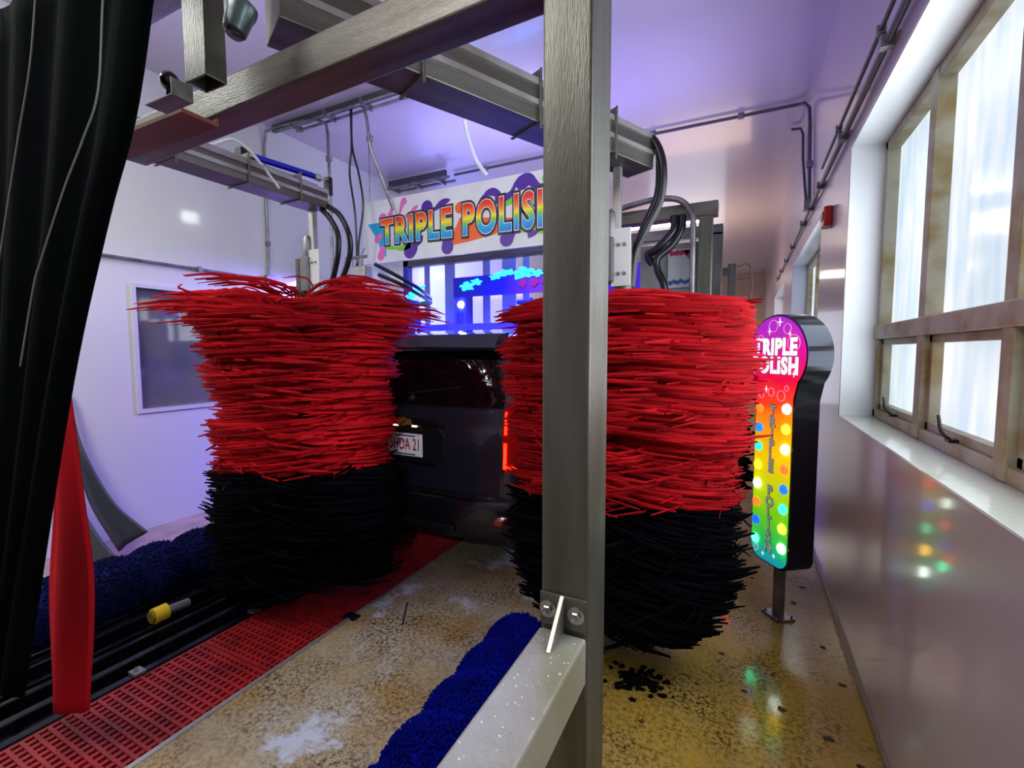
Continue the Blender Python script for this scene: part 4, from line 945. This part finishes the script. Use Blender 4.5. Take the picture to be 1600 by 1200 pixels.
hose([(-.44, 3.76, 2.62), (-.45, 3.75, 2.50), (-.52, 3.74, 2.39), (-.61, 3.72, 2.31), (-.61, 3.72, 2.22), (-.56, 3.72, 2.10), (-.54, 3.73, 1.9)], .028, 'second black hose dropping behind the gantry hose', 'hoses under the gantry')
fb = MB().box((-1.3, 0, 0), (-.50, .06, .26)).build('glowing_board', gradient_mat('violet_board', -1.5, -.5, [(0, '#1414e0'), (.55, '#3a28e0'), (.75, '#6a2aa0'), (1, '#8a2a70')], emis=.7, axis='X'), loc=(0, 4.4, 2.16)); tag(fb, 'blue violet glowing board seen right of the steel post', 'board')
for xx in (-1.2, -.8): MB().box((xx, .06, -2.16), (xx+.06, .10, .24)).build('leg', steel, fb)
mfb = thing('dark_machine', 'dark machine body with fittings below the violet board', 'machine', (-.95, 4.1, 0))
MB().box((-.36, .12, 0), (.35, .2, 2.1)).build('body', mat('dark_machine_grey', '#55545c', .4, .4), mfb, bevel=.02)
MB().box((.0, .06, 1.92), (.3, .12, 2.12)).tube([(.05, .03, 2.0), (.32, .03, 1.92)], .03, 10).build('fitting', galv, mfb)
ff = thing('far_frame', 'slim steel frame with hanging loop farther down the tunnel', 'frame', (-.2, 6.2, 0))
MB().box((.0, 0, 0), (.09, .08, 2.64)).build('upright', steel, ff); MB().box((-1.4, 0, 2.50), (.0, .06, 2.60)).box((-1.4, 0, 2.12), (.0, .05, 2.2)).build('cross_beam', steel, ff)
MB().tube([(.1, 0, 2.6), (.22, 0, 2.62), (.25, 0, 2.5), (.26, 0, 2.3), (.22, 0, 2.16), (.1, 0, 2.14)], .008, 8, smooth=5).tube([(.1, .0, 2.45), (.24, 0, 2.46)], .008, 8).build('loop', mat('rusty_loop', '#6c4a44', .5), ff)
# small navy brush behind the right one
V, Fc = strands(.27, .75, 1.5, 30, 70, 9, .03, .5, jag=.2)
sb = thing('wrap_brush', 'dark navy brush mostly hidden between the right red brush and the sign', 'brush', (-.25, 3.38, 0), 'upright wash brushes')
bristle_obj('bristles', V, Fc, darkb, sb); MB().tube([(0, 0, 0), (0, 0, 1.7)], .04, 12).build('spindle', steel, sb)
rm = thing('marker_lamp', 'small red marker lamp near the floor behind the right brush', 'lamp', (-.06, 3.6, 0))
MB().tube([(0, 0, 0), (0, 0, .32)], .01, 8).build('stem', galv, rm); MB().lathe([(.02, 0), (.026, .02), (.02, .05), (.006, .06)], (0, 0, .32), n=14).build('lens', mat('red_marker', '#ff2a18', .3, emis=3), rm, smooth=True)

# tube lights added on the ceiling to help light the bay
def add_ceiling_tube(x, y, z, L, lab):
    t = thing('added_tube_light', lab, 'lamp', (x, y, z), 'added ceiling tube lights')
    MB().box((-L/2, -.06, 0), (L/2, .06, .06)).build('housing', white_pl, t, bevel=.004)
    MB().tube([(-L/2+.03, 0, -.02), (L/2-.03, 0, -.02)], .02, 10).build('tube', mat('tube_glow', '#ffffff', .3, emis=8), t)
add_ceiling_tube(-1.6, -.9, 4.04, 1.6, 'added white tube light on the ceiling behind the viewer')
add_ceiling_tube(-1.8, 9.5, 4.04, 2.4, 'added white tube light on the ceiling far down the tunnel')
